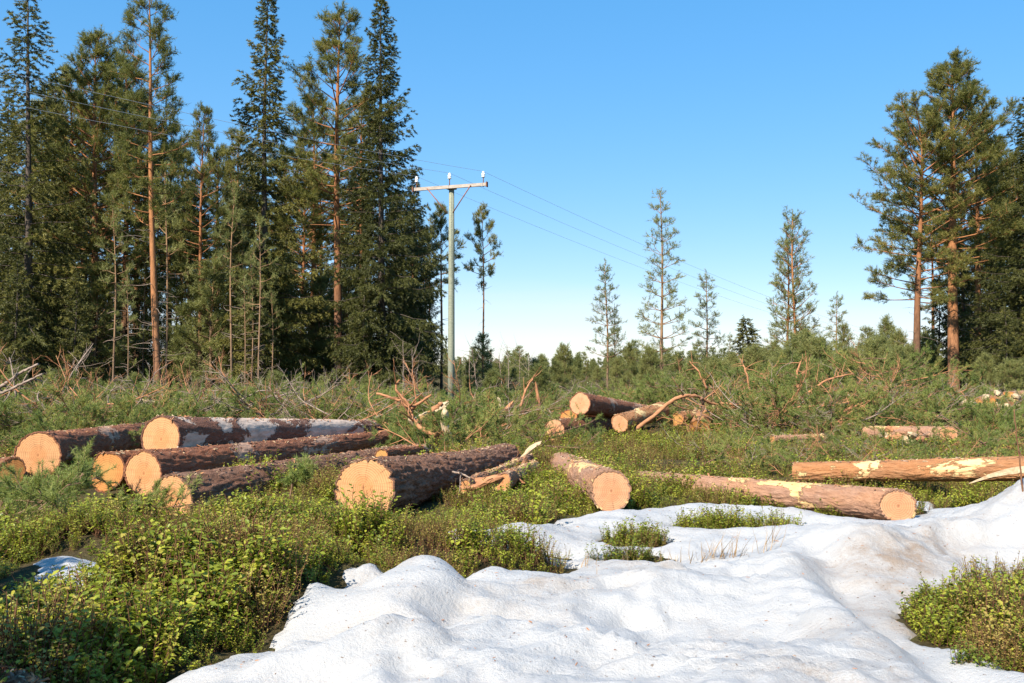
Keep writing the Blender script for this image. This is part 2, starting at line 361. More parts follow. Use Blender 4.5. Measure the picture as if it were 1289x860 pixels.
MAIN_SNOW = [on_ground(p[0], p[1], 0.10) for p in SNOW_PX] + [(3.9, 10.3), (9.0, 9.6), (9.0, 6.2), (5.2, 6.35), (4.0, 6.2), (3.2, 6.05), (2.42, 5.95),
           (2.18, 5.55), (2.10, 5.2), (2.10, 4.95), (2.2, 4.7), (2.36, 4.42), (2.55, 4.1), (3.2, 3.4), (4.5, -3), (-4, -3), (-2.6, 2.6), (-1.75, 4.0)]
PATCHES = [[on_ground(*p, 0.12) for p in ((0, 724), (40, 702), (120, 694), (172, 704), (130, 736), (60, 748), (10, 742))],
           [on_ground(*p, 0.05) for p in ((-30, 778), (30, 770), (48, 785), (10, 800), (-40, 800))],
           [on_ground(*p, 0.05) for p in ((505, 664), (540, 660), (560, 664), (528, 672))],
           [on_ground(*p, 0.05) for p in ((420, 695), (455, 690), (470, 697), (440, 703))]]
HOLES = [(on_ground(798, 668, 0.12), 0.28, 0.24), (on_ground(788, 690, 0.12), 0.26, 0.13), (on_ground(930, 652, 0.1), 0.62, 0.30), (on_ground(700, 690, 0.1), 0.2, 0.1)]
def snow_sd(x, y):
    w = 0.24 * fbm(x * 1.9, y * 1.9, 71, 3) + 0.06 * fbm(x * 9, y * 9, 73, 2)
    d = poly_sd(x, y, MAIN_SNOW)
    for p in PATCHES: d = np.maximum(d, poly_sd(x, y, p))
    for (cx, cy), rx, ry in HOLES:
        d = np.minimum(d, (np.hypot((x - cx) / rx, (y - cy) / ry) - 1) * min(rx, ry))
    return d + w * 0.8
TROUGH = [on_ground(1035, 688, 0.2), on_ground(1070, 730, 0.18), on_ground(1120, 790, 0.1), on_ground(1185, 850, 0.05), (2.1, 3.6)]
def line_d(x, y, pts):
    d = np.full(np.shape(x), 1e9)
    for (ax, ay), (bx, by) in zip(pts[:-1], pts[1:]):
        ex, ey = bx - ax, by - ay
        t = np.clip(((x - ax) * ex + (y - ay) * ey) / (ex * ex + ey * ey), 0, 1)
        d = np.minimum(d, np.hypot(x - ax - ex * t, y - ay - ey * t))
    return d
M2LINE = [(1.9, 11.3), (3.62, 9.15)]
def snow_z(x, y):
    sd = snow_sd(x, y)
    body = smooth(0.0, 0.9, sd)
    t = 0.03 * smooth(-0.02, 0.05, sd) + 0.06 * smooth(0.0, 0.35, sd) + 0.03 * body
    bank = 0.40 * smooth(3.2, 4.5, x) * np.exp(-((y - 7.7) / 1.0) ** 2) + 0.15 * np.exp(-(line_d(x, y, [(2.35, 6.95), (3.2, 7.3), (4.6, 7.8)]) / 0.42) ** 2)
    wx = x + 0.25 * fbm(x * 1.3, y * 1.3, 41, 2); wy = y + 0.25 * fbm(x * 1.3, y * 1.3, 43, 2)
    lumps = 0.15 * fbm(wx * 1.0, wy * 1.4, 11, 2) + 0.085 * (0.35 - np.abs(fbm(wx * 2.1, wy * 2.9, 15, 3))) + 0.034 * fbm(wx * 5.5, wy * 7.5, 19, 3) + 0.026 * (0.4 - np.abs(fbm(wx * 6.5, wy * 8, 25, 2))) + 0.012 * fbm(x * 15, y * 19, 23, 2)
    t = t + body * (lumps + 0.02) + bank * smooth(-0.05, 0.5, sd)
    t = t - 0.09 * np.exp(-(line_d(x, y, TROUGH) / 0.17) ** 2) * smooth(0, 0.3, sd)
    t = t + 0.05 * np.exp(-((line_d(x, y, [(p[0] - 0.30, p[1] - 0.02) for p in TROUGH])) / 0.22) ** 2) * smooth(0, 0.3, sd)
    z = gz(x, y) + t - gauss(x, y, -2.9, 6.3, 0.6, 0.7, 0.09)
    z = z - np.clip(z - 0.0, 0, 1) * 0.85 * np.exp(-(line_d(x, y, M2LINE) / 0.42) ** 2)
    return np.where(sd < -0.02, gz(x, y) - 0.10, z)
def sheet(name, xs, ys, zf, mat, tint=None):
    X, Y = np.meshgrid(xs, ys); Z = zf(X, Y); nx, ny = len(xs), len(ys)
    i = np.arange(ny - 1)[:, None] * nx; j = np.arange(nx - 1)[None, :]
    q = np.stack([i + j, i + j + 1, i + nx + j + 1, i + nx + j], -1).reshape(-1, 4)
    mb = MB(); mb.add(np.stack([X, Y, Z], -1).reshape(-1, 3), q, 0, None if tint is None else tint(X, Y).ravel())
    return obj(name, mb.mesh(name, [mat]))
fx = np.concatenate([-np.geomspace(3000, 16, 26), np.arange(-15, 15.01, 0.12), np.geomspace(16, 3000, 26)])
fy = np.concatenate([[-400, -120, -40, -12, -5], np.arange(-2, 24.01, 0.12), np.geomspace(25, 6000, 50)])
ground = tag(sheet('ground', fx, fy, gz, M['ground']), kind='structure')
def grime(x, y):
    g = gauss(x, y, 2.35, 6.15, 0.55, 0.30, 0.95, 0.9) + gauss(x, y, 2.75, 6.75, 0.6, 0.28, 0.85, 0.4) + gauss(x, y, 2.1, 5.35, 0.22, 0.3, 0.7) + gauss(x, y, 4.2, 7.6, 0.6, 0.35, 0.5) + gauss(x, y, 1.35, 4.75, 0.5, 0.2, 0.45, 0.5) + gauss(x, y, 0.75, 6.0, 0.45, 0.10, 0.6) + gauss(x, y, 0.15, 5.7, 0.5, 0.08, 0.45) + gauss(x, y, 0.3, 4.9, 0.5, 0.1, 0.4) + gauss(x, y, -0.4, 5.2, 0.4, 0.15, 0.3)
    return np.clip(g * (0.7 + 0.6 * fbm(x * 4, y * 4, 55, 3)), 0, 1)
snow = tag(sheet('snow', np.arange(-4.2, 9.0, 0.036), np.concatenate([np.arange(-3, 3.6, 0.2), np.arange(3.6, 10.9, 0.034)]), snow_z, M['snow'], grime), kind='structure')
def top_z(x, y): return np.maximum(gz(x, y), snow_z(x, y))
def zt(x, y): return float(top_z(np.array([x]), np.array([y]))[0])
def zg(x, y): return float(gz(np.array([x]), np.array([y]))[0])

# ------------------------------------------------------------------ needles, twigs, trees
def unit(rng, n):
    v = rng.normal(size=(n, 3)); return v / (np.linalg.norm(v, axis=1)[:, None] + 1e-9)
def norm(v): return v / (np.linalg.norm(v, axis=-1, keepdims=True) + 1e-9)
def needles(mb, P, D, L, rng, k, blade, width, spread=0.9, mat=0, tint=None):
    """k thin needle blades along every shoot (base P, direction D, length L)"""
    P = np.asarray(P); D = norm(np.asarray(D)); L = np.asarray(L); n = len(P)
    if n == 0: return
    tt = rng.uniform(0.0, 1.0, (n, k)); s = P[:, None, :] + D[:, None, :] * (tt * L[:, None])[:, :, None]
    d = norm(D[:, None, :] * rng.uniform(0.35, 1.0, (n, k, 1)) + unit(rng, n * k).reshape(n, k, 3) * spread)
    side = norm(np.cross(d, unit(rng, n * k).reshape(n, k, 3)))
    l = blade * rng.uniform(0.7, 1.25, (n, k, 1)); w = width * rng.uniform(0.7, 1.3, (n, k, 1)) / 2
    V = np.stack([s - side * w, s + side * w, s + d * l], 2).reshape(-1, 3)
    F = np.arange(n * k * 3).reshape(-1, 3)
    tn = rng.uniform(0, 1, n) if tint is None else np.asarray(tint)
    tn = np.repeat(np.clip(tn[:, None] * 0.7 + 0.3 * rng.uniform(0, 1, (n, k)), 0, 1).ravel(), 3)
    mb.add(V, F, mat, tn, smooth=False)
def arc(p0, d0, L, n, bend, rng, wob=0.05):
    """path that starts along d0 and bends vertically by `bend` (radians over its length)"""
    P = [np.array(p0, float)]; d = np.array(d0, float); d /= np.linalg.norm(d)
    for i in range(n):
        P.append(P[-1] + d * L / n)
        d = d + np.array([0, 0, bend / n]) + rng.normal(size=3) * wob; d /= np.linalg.norm(d)
    return np.array(P)

def pine_tree(H, base, Rc, nl, seed, profile, blade=0.15, width=0.032, k=9, twigs=11, r0=None, lean=(0, 0), dead=14, shoots=4, whorl=False, up=(0.0, 0.9), mats=None, needle='pine_needle', clump=1.0):
    k = int(k * 2.2); width *= 0.62; blade *= 1.15; twigs = int(twigs * 1.45); Rc *= 1.12
    rng = np.random.default_rng(seed)
    tr = MB(); cr = MB(); r0 = r0 or H * 0.0115
    n = 16; t = np.linspace(0, 1, n)
    path = np.stack([lean[0] * t * H + 0.12 * np.sin(t * 5 + seed) * t, lean[1] * t * H + 0.12 * np.cos(t * 4 + seed) * t, t * H], -1)
    path[0, 2] = -0.3
    rad = r0 * (1 - t) ** 0.75 + 0.012; rad[0] *= 1.25
    tr.tube(path, rad, 10, 0, jitter=0.04, rng=rng)
    def trunk_at(f): return np.array([np.interp(f, t, path[:, i]) for i in range(3)])
    P, D, L, TT = [], [], [], []
    az = rng.uniform(0, 6.28); nper = 5
    for i in range(nl):
        f = (i + rng.uniform(0, 1)) / nl
        if whorl: f = (np.floor(i / nper) * nper + 0.4 * rng.uniform()) / nl
        az += 2.4 + rng.uniform(-0.5, 0.5)
        hh = base + (0.985 - base) * f
        ln = Rc * profile(f) * rng.uniform(0.65, 1.15) + 0.12
        el = up[0] + (up[1] - up[0]) * f + rng.normal() * 0.12
        d0 = np.array([math.cos(az) * math.cos(el), math.sin(az) * math.cos(el), math.sin(el)])
        lp = arc(trunk_at(hh), d0, ln, 6, rng.uniform(0.1, 0.6), rng, 0.06)
        tr.tube(lp, np.linspace(min(0.045, 0.012 + ln * 0.012), 0.006, 7), 4, 0, cap=False)
        tint = np.clip(rng.normal(0.5, 0.22), 0, 1)
        nt_ = max(3, int(twigs * min(1.0, ln / Rc + 0.25)))
        for q in range(nt_):
            s = rng.uniform(0.3, 1.0) ** 0.7
            p = np.array([np.interp(s * 6, np.arange(7), lp[:, j]) for j in range(3)])
            tg = norm(lp[min(6, int(s * 6) + 1)] - lp[int(min(5, s * 6))])
            d = norm(tg * 0.8 + unit(rng, 1)[0] * np.array([0.9, 0.9, 0.55]) + np.array([0, 0, 0.25]))
            tl = (0.22 + 0.30 * rng.uniform()) * (0.5 + 0.5 * min(1, ln / 1.2)) * clump
            tr.tube(np.array([p, p + d * tl]), [0.009, 0.005], 3, 0, cap=False)
            for z in range(shoots):
                u = rng.uniform(0.35, 1.0)
                P.append(p + d * tl * u); D.append(norm(d + unit(rng, 1)[0] * 0.8 + np.array([0, 0, 0.3]))); L.append(rng.uniform(0.18, 0.40) * clump); TT.append(np.clip(tint + rng.normal() * 0.15, 0, 1))
    top = trunk_at(1.0)
    for z in range(5):
        P.append(top + np.array([0, 0, -0.12 * z])); D.append(norm(unit(rng, 1)[0] * 0.4 + np.array([0, 0, 1.0]))); L.append(0.25); TT.append(0.5)
    needles(cr, P, D, L, rng, k, blade, width, 0.85, 0, TT)
    for i in range(dead):                                            # dead limbs below the crown
        f = base * rng.uniform(0.25, 1.0); a = rng.uniform(0, 6.28)
        lp = arc(trunk_at(f), [math.cos(a), math.sin(a), rng.uniform(-0.3, 0.3)], rng.uniform(0.25, 1.0) * min(1.6, Rc), 4, rng.uniform(-0.5, 0.5), rng, 0.12)
        tr.tube(lp, np.linspace(0.016, 0.005, 5), 3, 1, cap=False)
    return tr.mesh('pine_trunk', [mats or M['bark_pine'], M['twig_grey']]), cr.mesh('pine_crown', [M[needle]])

def spruce_tree(H, base, Rc, nl, seed, k=7, blade=0.11, width=0.026, r0=None, twigs=13, droop=-0.5, needle='spruce_needle', power=0.8, ragged=0.3):
    k = int(k * 3.0); width *= 1.25; blade *= 1.1; Rc *= 1.25; twigs = int(twigs * 1.35); nl = int(nl * 0.85)
    rng = np.random.default_rng(seed); tr = MB(); cr = MB(); r0 = r0 or H * 0.0105
    n = 14; t = np.linspace(0, 1, n); path = np.stack([0.08 * np.sin(t * 4 + seed), 0.08 * np.cos(t * 5), t * H], -1); path[0, 2] = -0.3
    tr.tube(path, r0 * (1 - t) + 0.012, 9, 0, jitter=0.05, rng=rng)
    P, D, L, TT = [], [], [], []; az = 0
    for i in range(nl):
        f = ((i + rng.uniform()) / nl) ** 1.08; az += 2.4 + rng.uniform(-0.4, 0.4); hh = (base + (0.99 - base) * f) * H
        prof = (1 - f) ** power * min(1.0, 0.75 + f * 2.0) + 0.05
        ln = Rc * prof * rng.uniform(1 - ragged, 1 + ragged * 0.6)
        el = -0.25 + 0.9 * f + rng.normal() * 0.08
        d0 = np.array([math.cos(az) * math.cos(el), math.sin(az) * math.cos(el), math.sin(el)])
        p0 = np.array([np.interp(hh, path[:, 2], path[:, 0]), np.interp(hh, path[:, 2], path[:, 1]), hh])
        lp = arc(p0, d0, ln, 6, droop * (1 - f) + 0.3 * f, rng, 0.04)
        lp[5:, 2] += 0.05 * ln; lp[6, 2] += 0.06 * ln
        tr.tube(lp, np.linspace(0.012 + ln * 0.008, 0.004, 7), 3, 0, cap=False)
        tint = np.clip(rng.normal(0.42, 0.2), 0, 1); side = np.array([-math.sin(az), math.cos(az), 0])
        m_ = max(4, int(twigs * (0.3 + ln / Rc)))
        for q in range(m_):
            s = 0.05 + 0.95 * (q + rng.uniform()) / m_
            p = np.array([np.interp(s * 6, np.arange(7), lp[:, j]) for j in range(3)])
            tg = norm(lp[min(6, int(s * 6) + 1)] - lp[int(min(5, s * 6))]); sg = 1 if q % 2 else -1
            tl = (0.10 + 0.34 * ln * (1 - 0.75 * s)) * rng.uniform(0.7, 1.2)
            d = norm(tg * 0.65 + side * sg * rng.uniform(0.5, 1.0) + np.array([0, 0, -0.35 - 0.35 * (1 - f)]))
            ns = max(2, int(tl / 0.13) + 1)
            for z in range(ns):
                u = (z + rng.uniform()) / ns
                P.append(p + d * tl * u + np.array([0, 0, -0.12 * u * u])); D.append(norm(d + unit(rng, 1)[0] * 0.5 + np.array([0, 0, -0.2]))); L.append(rng.uniform(0.12, 0.24)); TT.append(np.clip(tint + 0.25 * (s - 0.5) + rng.normal() * 0.12, 0, 1))
    for z in range(6): P.append(np.array([path[-1, 0], path[-1, 1], H - 0.12 * z])); D.append(norm(unit(rng, 1)[0] * 0.5 + np.array([0, 0, 1.0]))); L.append(0.22); TT.append(0.5)
    needles(cr, P, D, L, rng, k, blade, width, 0.65, 0, TT)
    return tr.mesh('spruce_trunk', [M['bark_spruce'], M['twig_grey']]), cr.mesh('spruce_crown', [M[needle]])

dome = lambda f: (0.45 + 0.75 * math.sin(min(1, f * 1.15 + 0.12) * math.pi) ** 0.8) * (1.0 if f < 0.85 else 1.0 - (f - 0.85) * 3.2)
cone = lambda f: (1 - f) ** 0.75 + 0.06
flat = lambda f: 1.0 - 0.5 * f * f
OR = M['bark_pine_orange']
KIND = {
    'pine_dome':  pine_tree(18, 0.50, 2.5, 58, 1, dome, lean=(0.004, 0), r0=0.21),
    'pine_tall':  pine_tree(19, 0.44, 2.3, 64, 2, lambda f: dome(f) * 0.95, lean=(-0.004, 0.004), r0=0.20),
    'pine_slim':  pine_tree(18, 0.42, 1.55, 46, 3, lambda f: 0.95 - 0.45 * f, dead=26, r0=0.15, lean=(-0.045, 0.01), mats=OR, k=10, clump=1.1, twigs=8, up=(0.05, 0.6)),
    'pine_dense': pine_tree(17, 0.30, 2.6, 84, 4, lambda f: dome(f), r0=0.19, twigs=12, k=10),
    'pine_thin':  pine_tree(13, 0.60, 1.25, 26, 5, dome, r0=0.11, dead=20, twigs=9),
    'pine_big':   pine_tree(17, 0.40, 2.9, 90, 6, lambda f: dome(f) * 1.0, r0=0.27, mats=OR, twigs=13, k=10),
    'pine_bent':  pine_tree(15, 0.36, 2.6, 60, 7, lambda f: 0.6 + 0.7 * math.sin(f * 2.6) , r0=0.19, twigs=12, lean=(-0.02, 0)),
    'spruce_big': spruce_tree(20, 0.06, 2.5, 170, 11, k=8),
    'spruce_slim': spruce_tree(20, 0.08, 2.1, 160, 12, k=8, ragged=0.45),
    'spruce_loose': spruce_tree(20, 0.10, 2.7, 125, 13, k=8, ragged=0.5, twigs=11),
    'spruce_low': spruce_tree(7, 0.04, 1.35, 70, 14, k=7, twigs=9),
    'spruce_small': spruce_tree(3.4, 0.03, 0.75, 60, 15, k=8, twigs=9, blade=0.08, width=0.02),
    'sparse_a':   pine_tree(11, 0.14, 1.25, 62, 21, cone, whorl=True, shoots=2, twigs=5, k=8, r0=0.085, dead=8, up=(0.0, 0.7), mats=M['bark_young'], needle='young_needle'),
    'sparse_b':   pine_tree(9, 0.20, 1.05, 50, 22, cone, whorl=True, shoots=2, twigs=5, k=8, r0=0.07, dead=8, up=(0.05, 0.7), mats=M['bark_young'], needle='young_needle'),
    'sparse_c':   pine_tree(9, 0.10, 1.2, 60, 23, lambda f: 1.0 - 0.6 * f, whorl=True, shoots=2, twigs=5, k=8, r0=0.075, dead=4, up=(0.1, 0.9), mats=OR, needle='young_needle'),
    'pole_stem':  pine_tree(8, 0.55, 0.6, 16, 24, cone, shoots=2, twigs=4, k=8, r0=0.045, dead=26, mats=M['bark_young'], needle='young_needle'),
    'young_a':    pine_tree(3.6, 0.06, 0.85, 42, 31, lambda f: (1 - f) ** 0.6 + 0.08, whorl=True, shoots=4, twigs=7, k=10, blade=0.11, width=0.024, r0=0.04, dead=0, up=(0.25, 1.1), mats=M['bark_young'], needle='young_needle'),
    'young_b':    pine_tree(3.0, 0.05, 0.95, 40, 32, lambda f: (1 - f) ** 0.5 + 0.1, whorl=True, shoots=4, twigs=7, k=10, blade=0.11, width=0.024, r0=0.04, dead=0, up=(0.3, 1.1), mats=M['bark_young'], needle='young_needle'),
    'young_c':    pine_tree(5.0, 0.10, 0.95, 50, 33, cone, whorl=True, shoots=4, twigs=6, k=9, blade=0.12, width=0.026, r0=0.05, dead=4, up=(0.2, 0.9), mats=M['bark_young'], needle='young_needle'),
}
HEIGHT = dict(pine_dome=18, pine_tall=19, pine_slim=18, pine_dense=17, pine_thin=13, pine_big=17, pine_bent=15, spruce_big=20, spruce_slim=20, spruce_loose=20,
              spruce_low=7, spruce_small=3.4, sparse_a=11, sparse_b=9, sparse_c=9, pole_stem=8, young_a=3.6, young_b=3.0, young_c=5.0)
def plant_tree(kind, x, y, height, label, group=None, rz=None, name=None, fat=1.0):
    nm = name or ('spruce_tree' if kind.startswith('spruce') else 'pine_tree')
    t = thing(nm, label, 'tree', (x, y, zg(x, y)), group)
    s = height / HEIGHT[kind]; t.scale = (s * fat, s * fat, s)
    t.rotation_euler = (0, 0, rnd.uniform(0, 6.28) if rz is None else rz)
    a, b = KIND[kind]; obj('trunk', a, t); obj('crown', b, t)
    return t
rnd = random.Random(5)
def tree_px(kind, px, Y, top, label, group=None, rz=None, fat=1.0, name=None):
    """tree standing at distance Y in the direction of pixel column px, as high as the photo shows it"""
    p = at(px, top, Y); return plant_tree(kind, p.x, Y, p.z - zg(p.x, Y), label, group, rz, name, fat)

tree_px('spruce_loose', 38, 40, -25, 'tall ragged spruce at the end of the stand, drooping dark boughs', rz=0.4, fat=1.2)
tree_px('pine_slim', 205, 37, -18, 'tall slim pine with a long bare orange trunk leaning out of the stand', rz=0.0)
tree_px('pine_dense', 122, 43, 58, 'bushy olive green pine beside the tall ragged spruce')
tree_px('pine_dense', 160, 46, 85, 'bushy pine with an orange trunk behind the tall slim pine')
tree_px('pine_dome', 216, 47, 162, 'round topped dark pine next to the tall slim orange pine', fat=0.85)
tree_px('pine_tall', 255, 44, 140, 'pine with airy top and dark lower trunk, beside the round topped pine', fat=0.8)
tree_px('spruce_slim', 337, 41, -15, 'very tall narrow spruce with a spire top above its pine neighbours', fat=1.1)
tree_px('pine_dense', 382, 46, 185, 'shorter pine with orange trunk wedged between tall spruce and tall pine', fat=0.8)
tree_px('pine_tall', 428, 42, 20, 'tall pine with straight orange brown trunk between the two spire topped spruces', fat=1.12)
tree_px('spruce_big', 481, 41, -6, 'tall dense dark spruce at the edge of the stand, next to the utility pole', fat=1.05)
tree_px('spruce_slim', 522, 50, 215, 'shorter spruce tucked behind the tall dense dark spruce')
tree_px('pine_thin', 556, 52, 262, 'thin pine seen just behind the utility pole', fat=0.85)
tree_px('pine_thin', 608, 50, 264, 'lone thin pine with a small high crown standing clear of the stand', fat=0.68)
G1 = 'trees filling the dense stand behind the log pile'
for k_, px, Y, tp in (('spruce_loose', -20, 46, 40), ('spruce_big', 12, 52, 120), ('spruce_big', 82, 50, 150), ('spruce_low', 20, 38, 330), ('spruce_low', 95, 39, 345),
                      ('spruce_slim', 140, 56, 190), ('spruce_slim', 290, 52, 200), ('spruce_loose', 305, 47, 215), ('spruce_low', 330, 40, 330), ('spruce_low', 265, 49, 355), ('spruce_low', 60, 42, 310), ('spruce_low', 460, 40, 350), ('spruce_big', 450, 50, 190),
                      ('spruce_low', 515, 43, 375), ('spruce_low', 398, 47, 370), ('spruce_slim', 358, 54, 180), ('spruce_low', 180, 50, 365), ('spruce_slim', 240, 60, 230), ('spruce_big', 40, 58, 170), ('spruce_big', 110, 60, 210), ('spruce_big', 300, 62, 250), ('spruce_big', 350, 60, 260), ('spruce_loose', 400, 60, 250), ('spruce_big', 430, 62, 280), ('spruce_big', 500, 58, 240), ('spruce_big', 535, 56, 310), ('spruce_slim', 70, 45, 90), ('spruce_low', 430, 46, 390), ('spruce_low', 140, 45, 380), ('spruce_low', 300, 43, 385), ('spruce_big', -25, 55, 150)):
    tree_px(k_, px, Y, tp, {'spruce_low': 'low bushy understory spruce at the foot of the dense stand', 'spruce_big': 'full dark spruce crowded deep inside the dense stand', 'spruce_slim': 'narrow dark spruce crowded deep inside the dense stand', 'spruce_loose': 'ragged drooping spruce crowded inside the dense stand'}[k_], G1)
for k_, px, Y, tp in (('pine_dome', 90, 46, 95), ('pine_dome', 300, 50, 170), ('pine_dome', 455, 47, 130), ('pine_dome', 520, 52, 270), ('pine_dome', 395, 50, 130), ('pine_dome', 175, 50, 130), ('pine_dome', 60, 55, 130), ('pine_tall', 105, 57, 140), ('pine_tall', 185, 60, 200), ('pine_tall', 240, 53, 235), ('pine_dome', 275, 58, 190), ('pine_dome', 320, 58, 230), ('pine_tall', 405, 56, 200),
                      ('pine_thin', 200, 52, 240), ('pine_thin', 230, 51, 250), ('pine_thin', 448, 58, 240), ('pine_tall', 500, 60, 250), ('pine_thin', 540, 60, 290)):
    tree_px(k_, px, Y, tp, {'pine_dome': 'round crowned pine with dark trunk deep inside the dense stand', 'pine_tall': 'long crowned pine with bare trunk deep inside the dense stand', 'pine_thin': 'thin stemmed pine with small crown deep inside the dense stand'}[k_], G1)
for px, Y, tp in ((176, 47, 330), (352, 44, 330), (405, 45, 350), (268, 42, 330), (235, 45, 300), (120, 42, 340), (500, 46, 370), (440, 44, 345)):
    tree_px('young_c', px, Y, tp, 'feathery green understory pine filling the foot of the stand', 'understory pines in the stand', fat=1.15)
for px, Y, tp in ((182, 44, 300), (222, 47, 280), (367, 45, 310), (413, 47, 330), (343, 39, 360), (145, 39, 250), (283, 45, 270), (458, 45, 330),  (293, 38, 238), (162, 36, 345), (327, 37, 280), (309, 38, 345), (211, 41, 215), (318, 39, 320)):
    tree_px('pole_stem', px, Y, tp, 'thin bare sapling stem with dead twigs before the dense stand', 'sapling stems before the stand', fat=0.8)
# stand at the other side of the clearing
tree_px('pine_big', 1196, 46, 88, 'big pine with thick orange trunk towering over its stand', rz=1.0, fat=1.1)
tree_px('pine_bent', 1150, 45, 168, 'pine with a grey lower trunk and one-sided crown beside the big orange pine', rz=2.6, fat=1.12)
tree_px('pine_big', 1228, 50, 150, 'pine with reddish trunk just behind the big orange pine', fat=0.8)
tree_px('spruce_big', 1292, 44, 118, 'dark spruce closing the stand beside the big orange pine', fat=1.25)
G2 = 'trees behind the big orange pine'
for k_, px, Y, tp in (('pine_tall', 1255, 52, 190), ('pine_dome', 1275, 56, 200), ('pine_tall', 1300, 58, 170), ('pine_dome', 1210, 54, 230), ('pine_tall', 1172, 56, 260)):
    tree_px(k_, px, Y, tp, 'shaded pine with bare dark trunk behind the big orange pine', G2)
for k_, px, Y, tp in (('spruce_low', 1215, 52, 340), ('spruce_big', 1262, 50, 235), ('spruce_low', 1180, 54, 350), ('spruce_low', 1280, 47, 350), ('spruce_low', 1245, 46, 365), ('spruce_big', 1225, 58, 260), ('spruce_low', 1300, 43, 330), ('spruce_big', 1205, 60, 300), ('spruce_big', 1245, 62, 280), ('spruce_low', 1265, 42, 385), ('spruce_low', 1225, 49, 380), ('spruce_big', 1285, 54, 250)):
    tree_px(k_, px, Y, tp, {'spruce_low': 'low understory spruce in the shade behind the big orange pine', 'spruce_big': 'tall dark spruce in the shade behind the big orange pine'}[k_], G2)
# slender pines left standing in the clearing
tree_px('sparse_a', 832, 56, 243, 'tallest slender sparse pine standing alone in the open clearing', fat=1.0)
tree_px('sparse_b', 764, 56, 330, 'slender sparse pine in a close pair with a twin stem', fat=1.0)
tree_px('sparse_b', 774, 57, 385, 'shorter slender pine growing tight against its taller twin', fat=0.7)
tree_px('sparse_b', 889, 62, 343, 'slender pine with open tiers, beside the tallest slender pine', fat=1.05)
tree_px('sparse_c', 990, 58, 300, 'sparse pine with orange stem, lower one of a pair')
tree_px('sparse_c', 999, 57, 270, 'sparse pine with pale orange stem, taller one of a pair')
tree_px('spruce_small', 938, 66, 402, 'small solid dark green spruce in the open clearing', fat=1.25)
tree_px('sparse_b', 1053, 70, 370, 'crooked little sparse pine near the big orange pine stand', fat=1.1)
tree_px('sparse_b', 918, 70, 420, 'short thin pine next to the small solid dark spruce')
tree_px('young_c', 608, 48, 422, 'young pine at the foot of the lone thin pine')
GY = 'young pines scattered across the clearing'
for px, Y, tp in ((712, 62, 442), (735, 60, 455), (795, 62, 438), (820, 50, 446), (850, 60, 450), (872, 58, 448), (905, 60, 452), (960, 56, 442), (975, 62, 436), (1020, 52, 432), (1035, 58, 428), (1060, 60, 410),
                  (1090, 62, 414), (1115, 66, 408), (1130, 58, 428), (1075, 50, 440), (948, 50, 452), (1010, 64, 420), (700, 50, 462), (670, 54, 458), (645, 56, 464), (590, 55, 455), (630, 46, 470), (780, 50, 455),
                  (755, 48, 465), (885, 48, 456), (925, 54, 450), (1048, 46, 440), (1105, 48, 436), (1165, 48, 430), (1140, 44, 445), (985, 46, 450)):
    k_ = rnd.choice(['young_a', 'young_b', 'young_c'])
    tree_px(k_, px + rnd.uniform(-4, 4), Y, tp, {'young_a': 'bushy young pine with pointed top in the open clearing', 'young_b': 'broad rounded young pine in the open clearing', 'young_c': 'slim open tiered young pine in the open clearing'}[k_], GY, fat=rnd.uniform(0.75, 1.1))
for px, Y, tp in ((905, 30, 462), (945, 33, 448), (985, 29, 452), (1025, 31, 438), (1065, 28, 452), (1095, 33, 440), (1128, 30, 446), (870, 34, 460), (1005, 36, 432), (1110, 38, 432), (675, 33, 468), (620, 36, 470), (590, 34, 478), (20, 25, 468), (70, 27, 472), (170, 28, 476), (250, 27, 482), (345, 29, 476), (410, 27, 480), (465, 29, 482), (1240, 38, 452), (1275, 36, 462)):
    tree_px('young_b' if px % 2 else 'young_a', px, Y, tp, 'low bushy pine sapling growing up through the felling slash', 'pine saplings in the slash', fat=rnd.uniform(1.0, 1.5))
# trees beside the photographer, outside the frame: they shade the corner of the shrubs
for i, (x_, y_, h_) in enumerate(((-3.9, 3.0, 2.6), (-4.7, 4.2, 2.7), (-3.4, 2.0, 2.7))):
    plant_tree('spruce_low', x_, y_, h_, ['bushy small spruce throwing shade over the corner of the shrubs', 'small spruce by the shrubs, farther along from the snow', 'small spruce closest to the snow edge'][i], rz=float(i), fat=1.9)

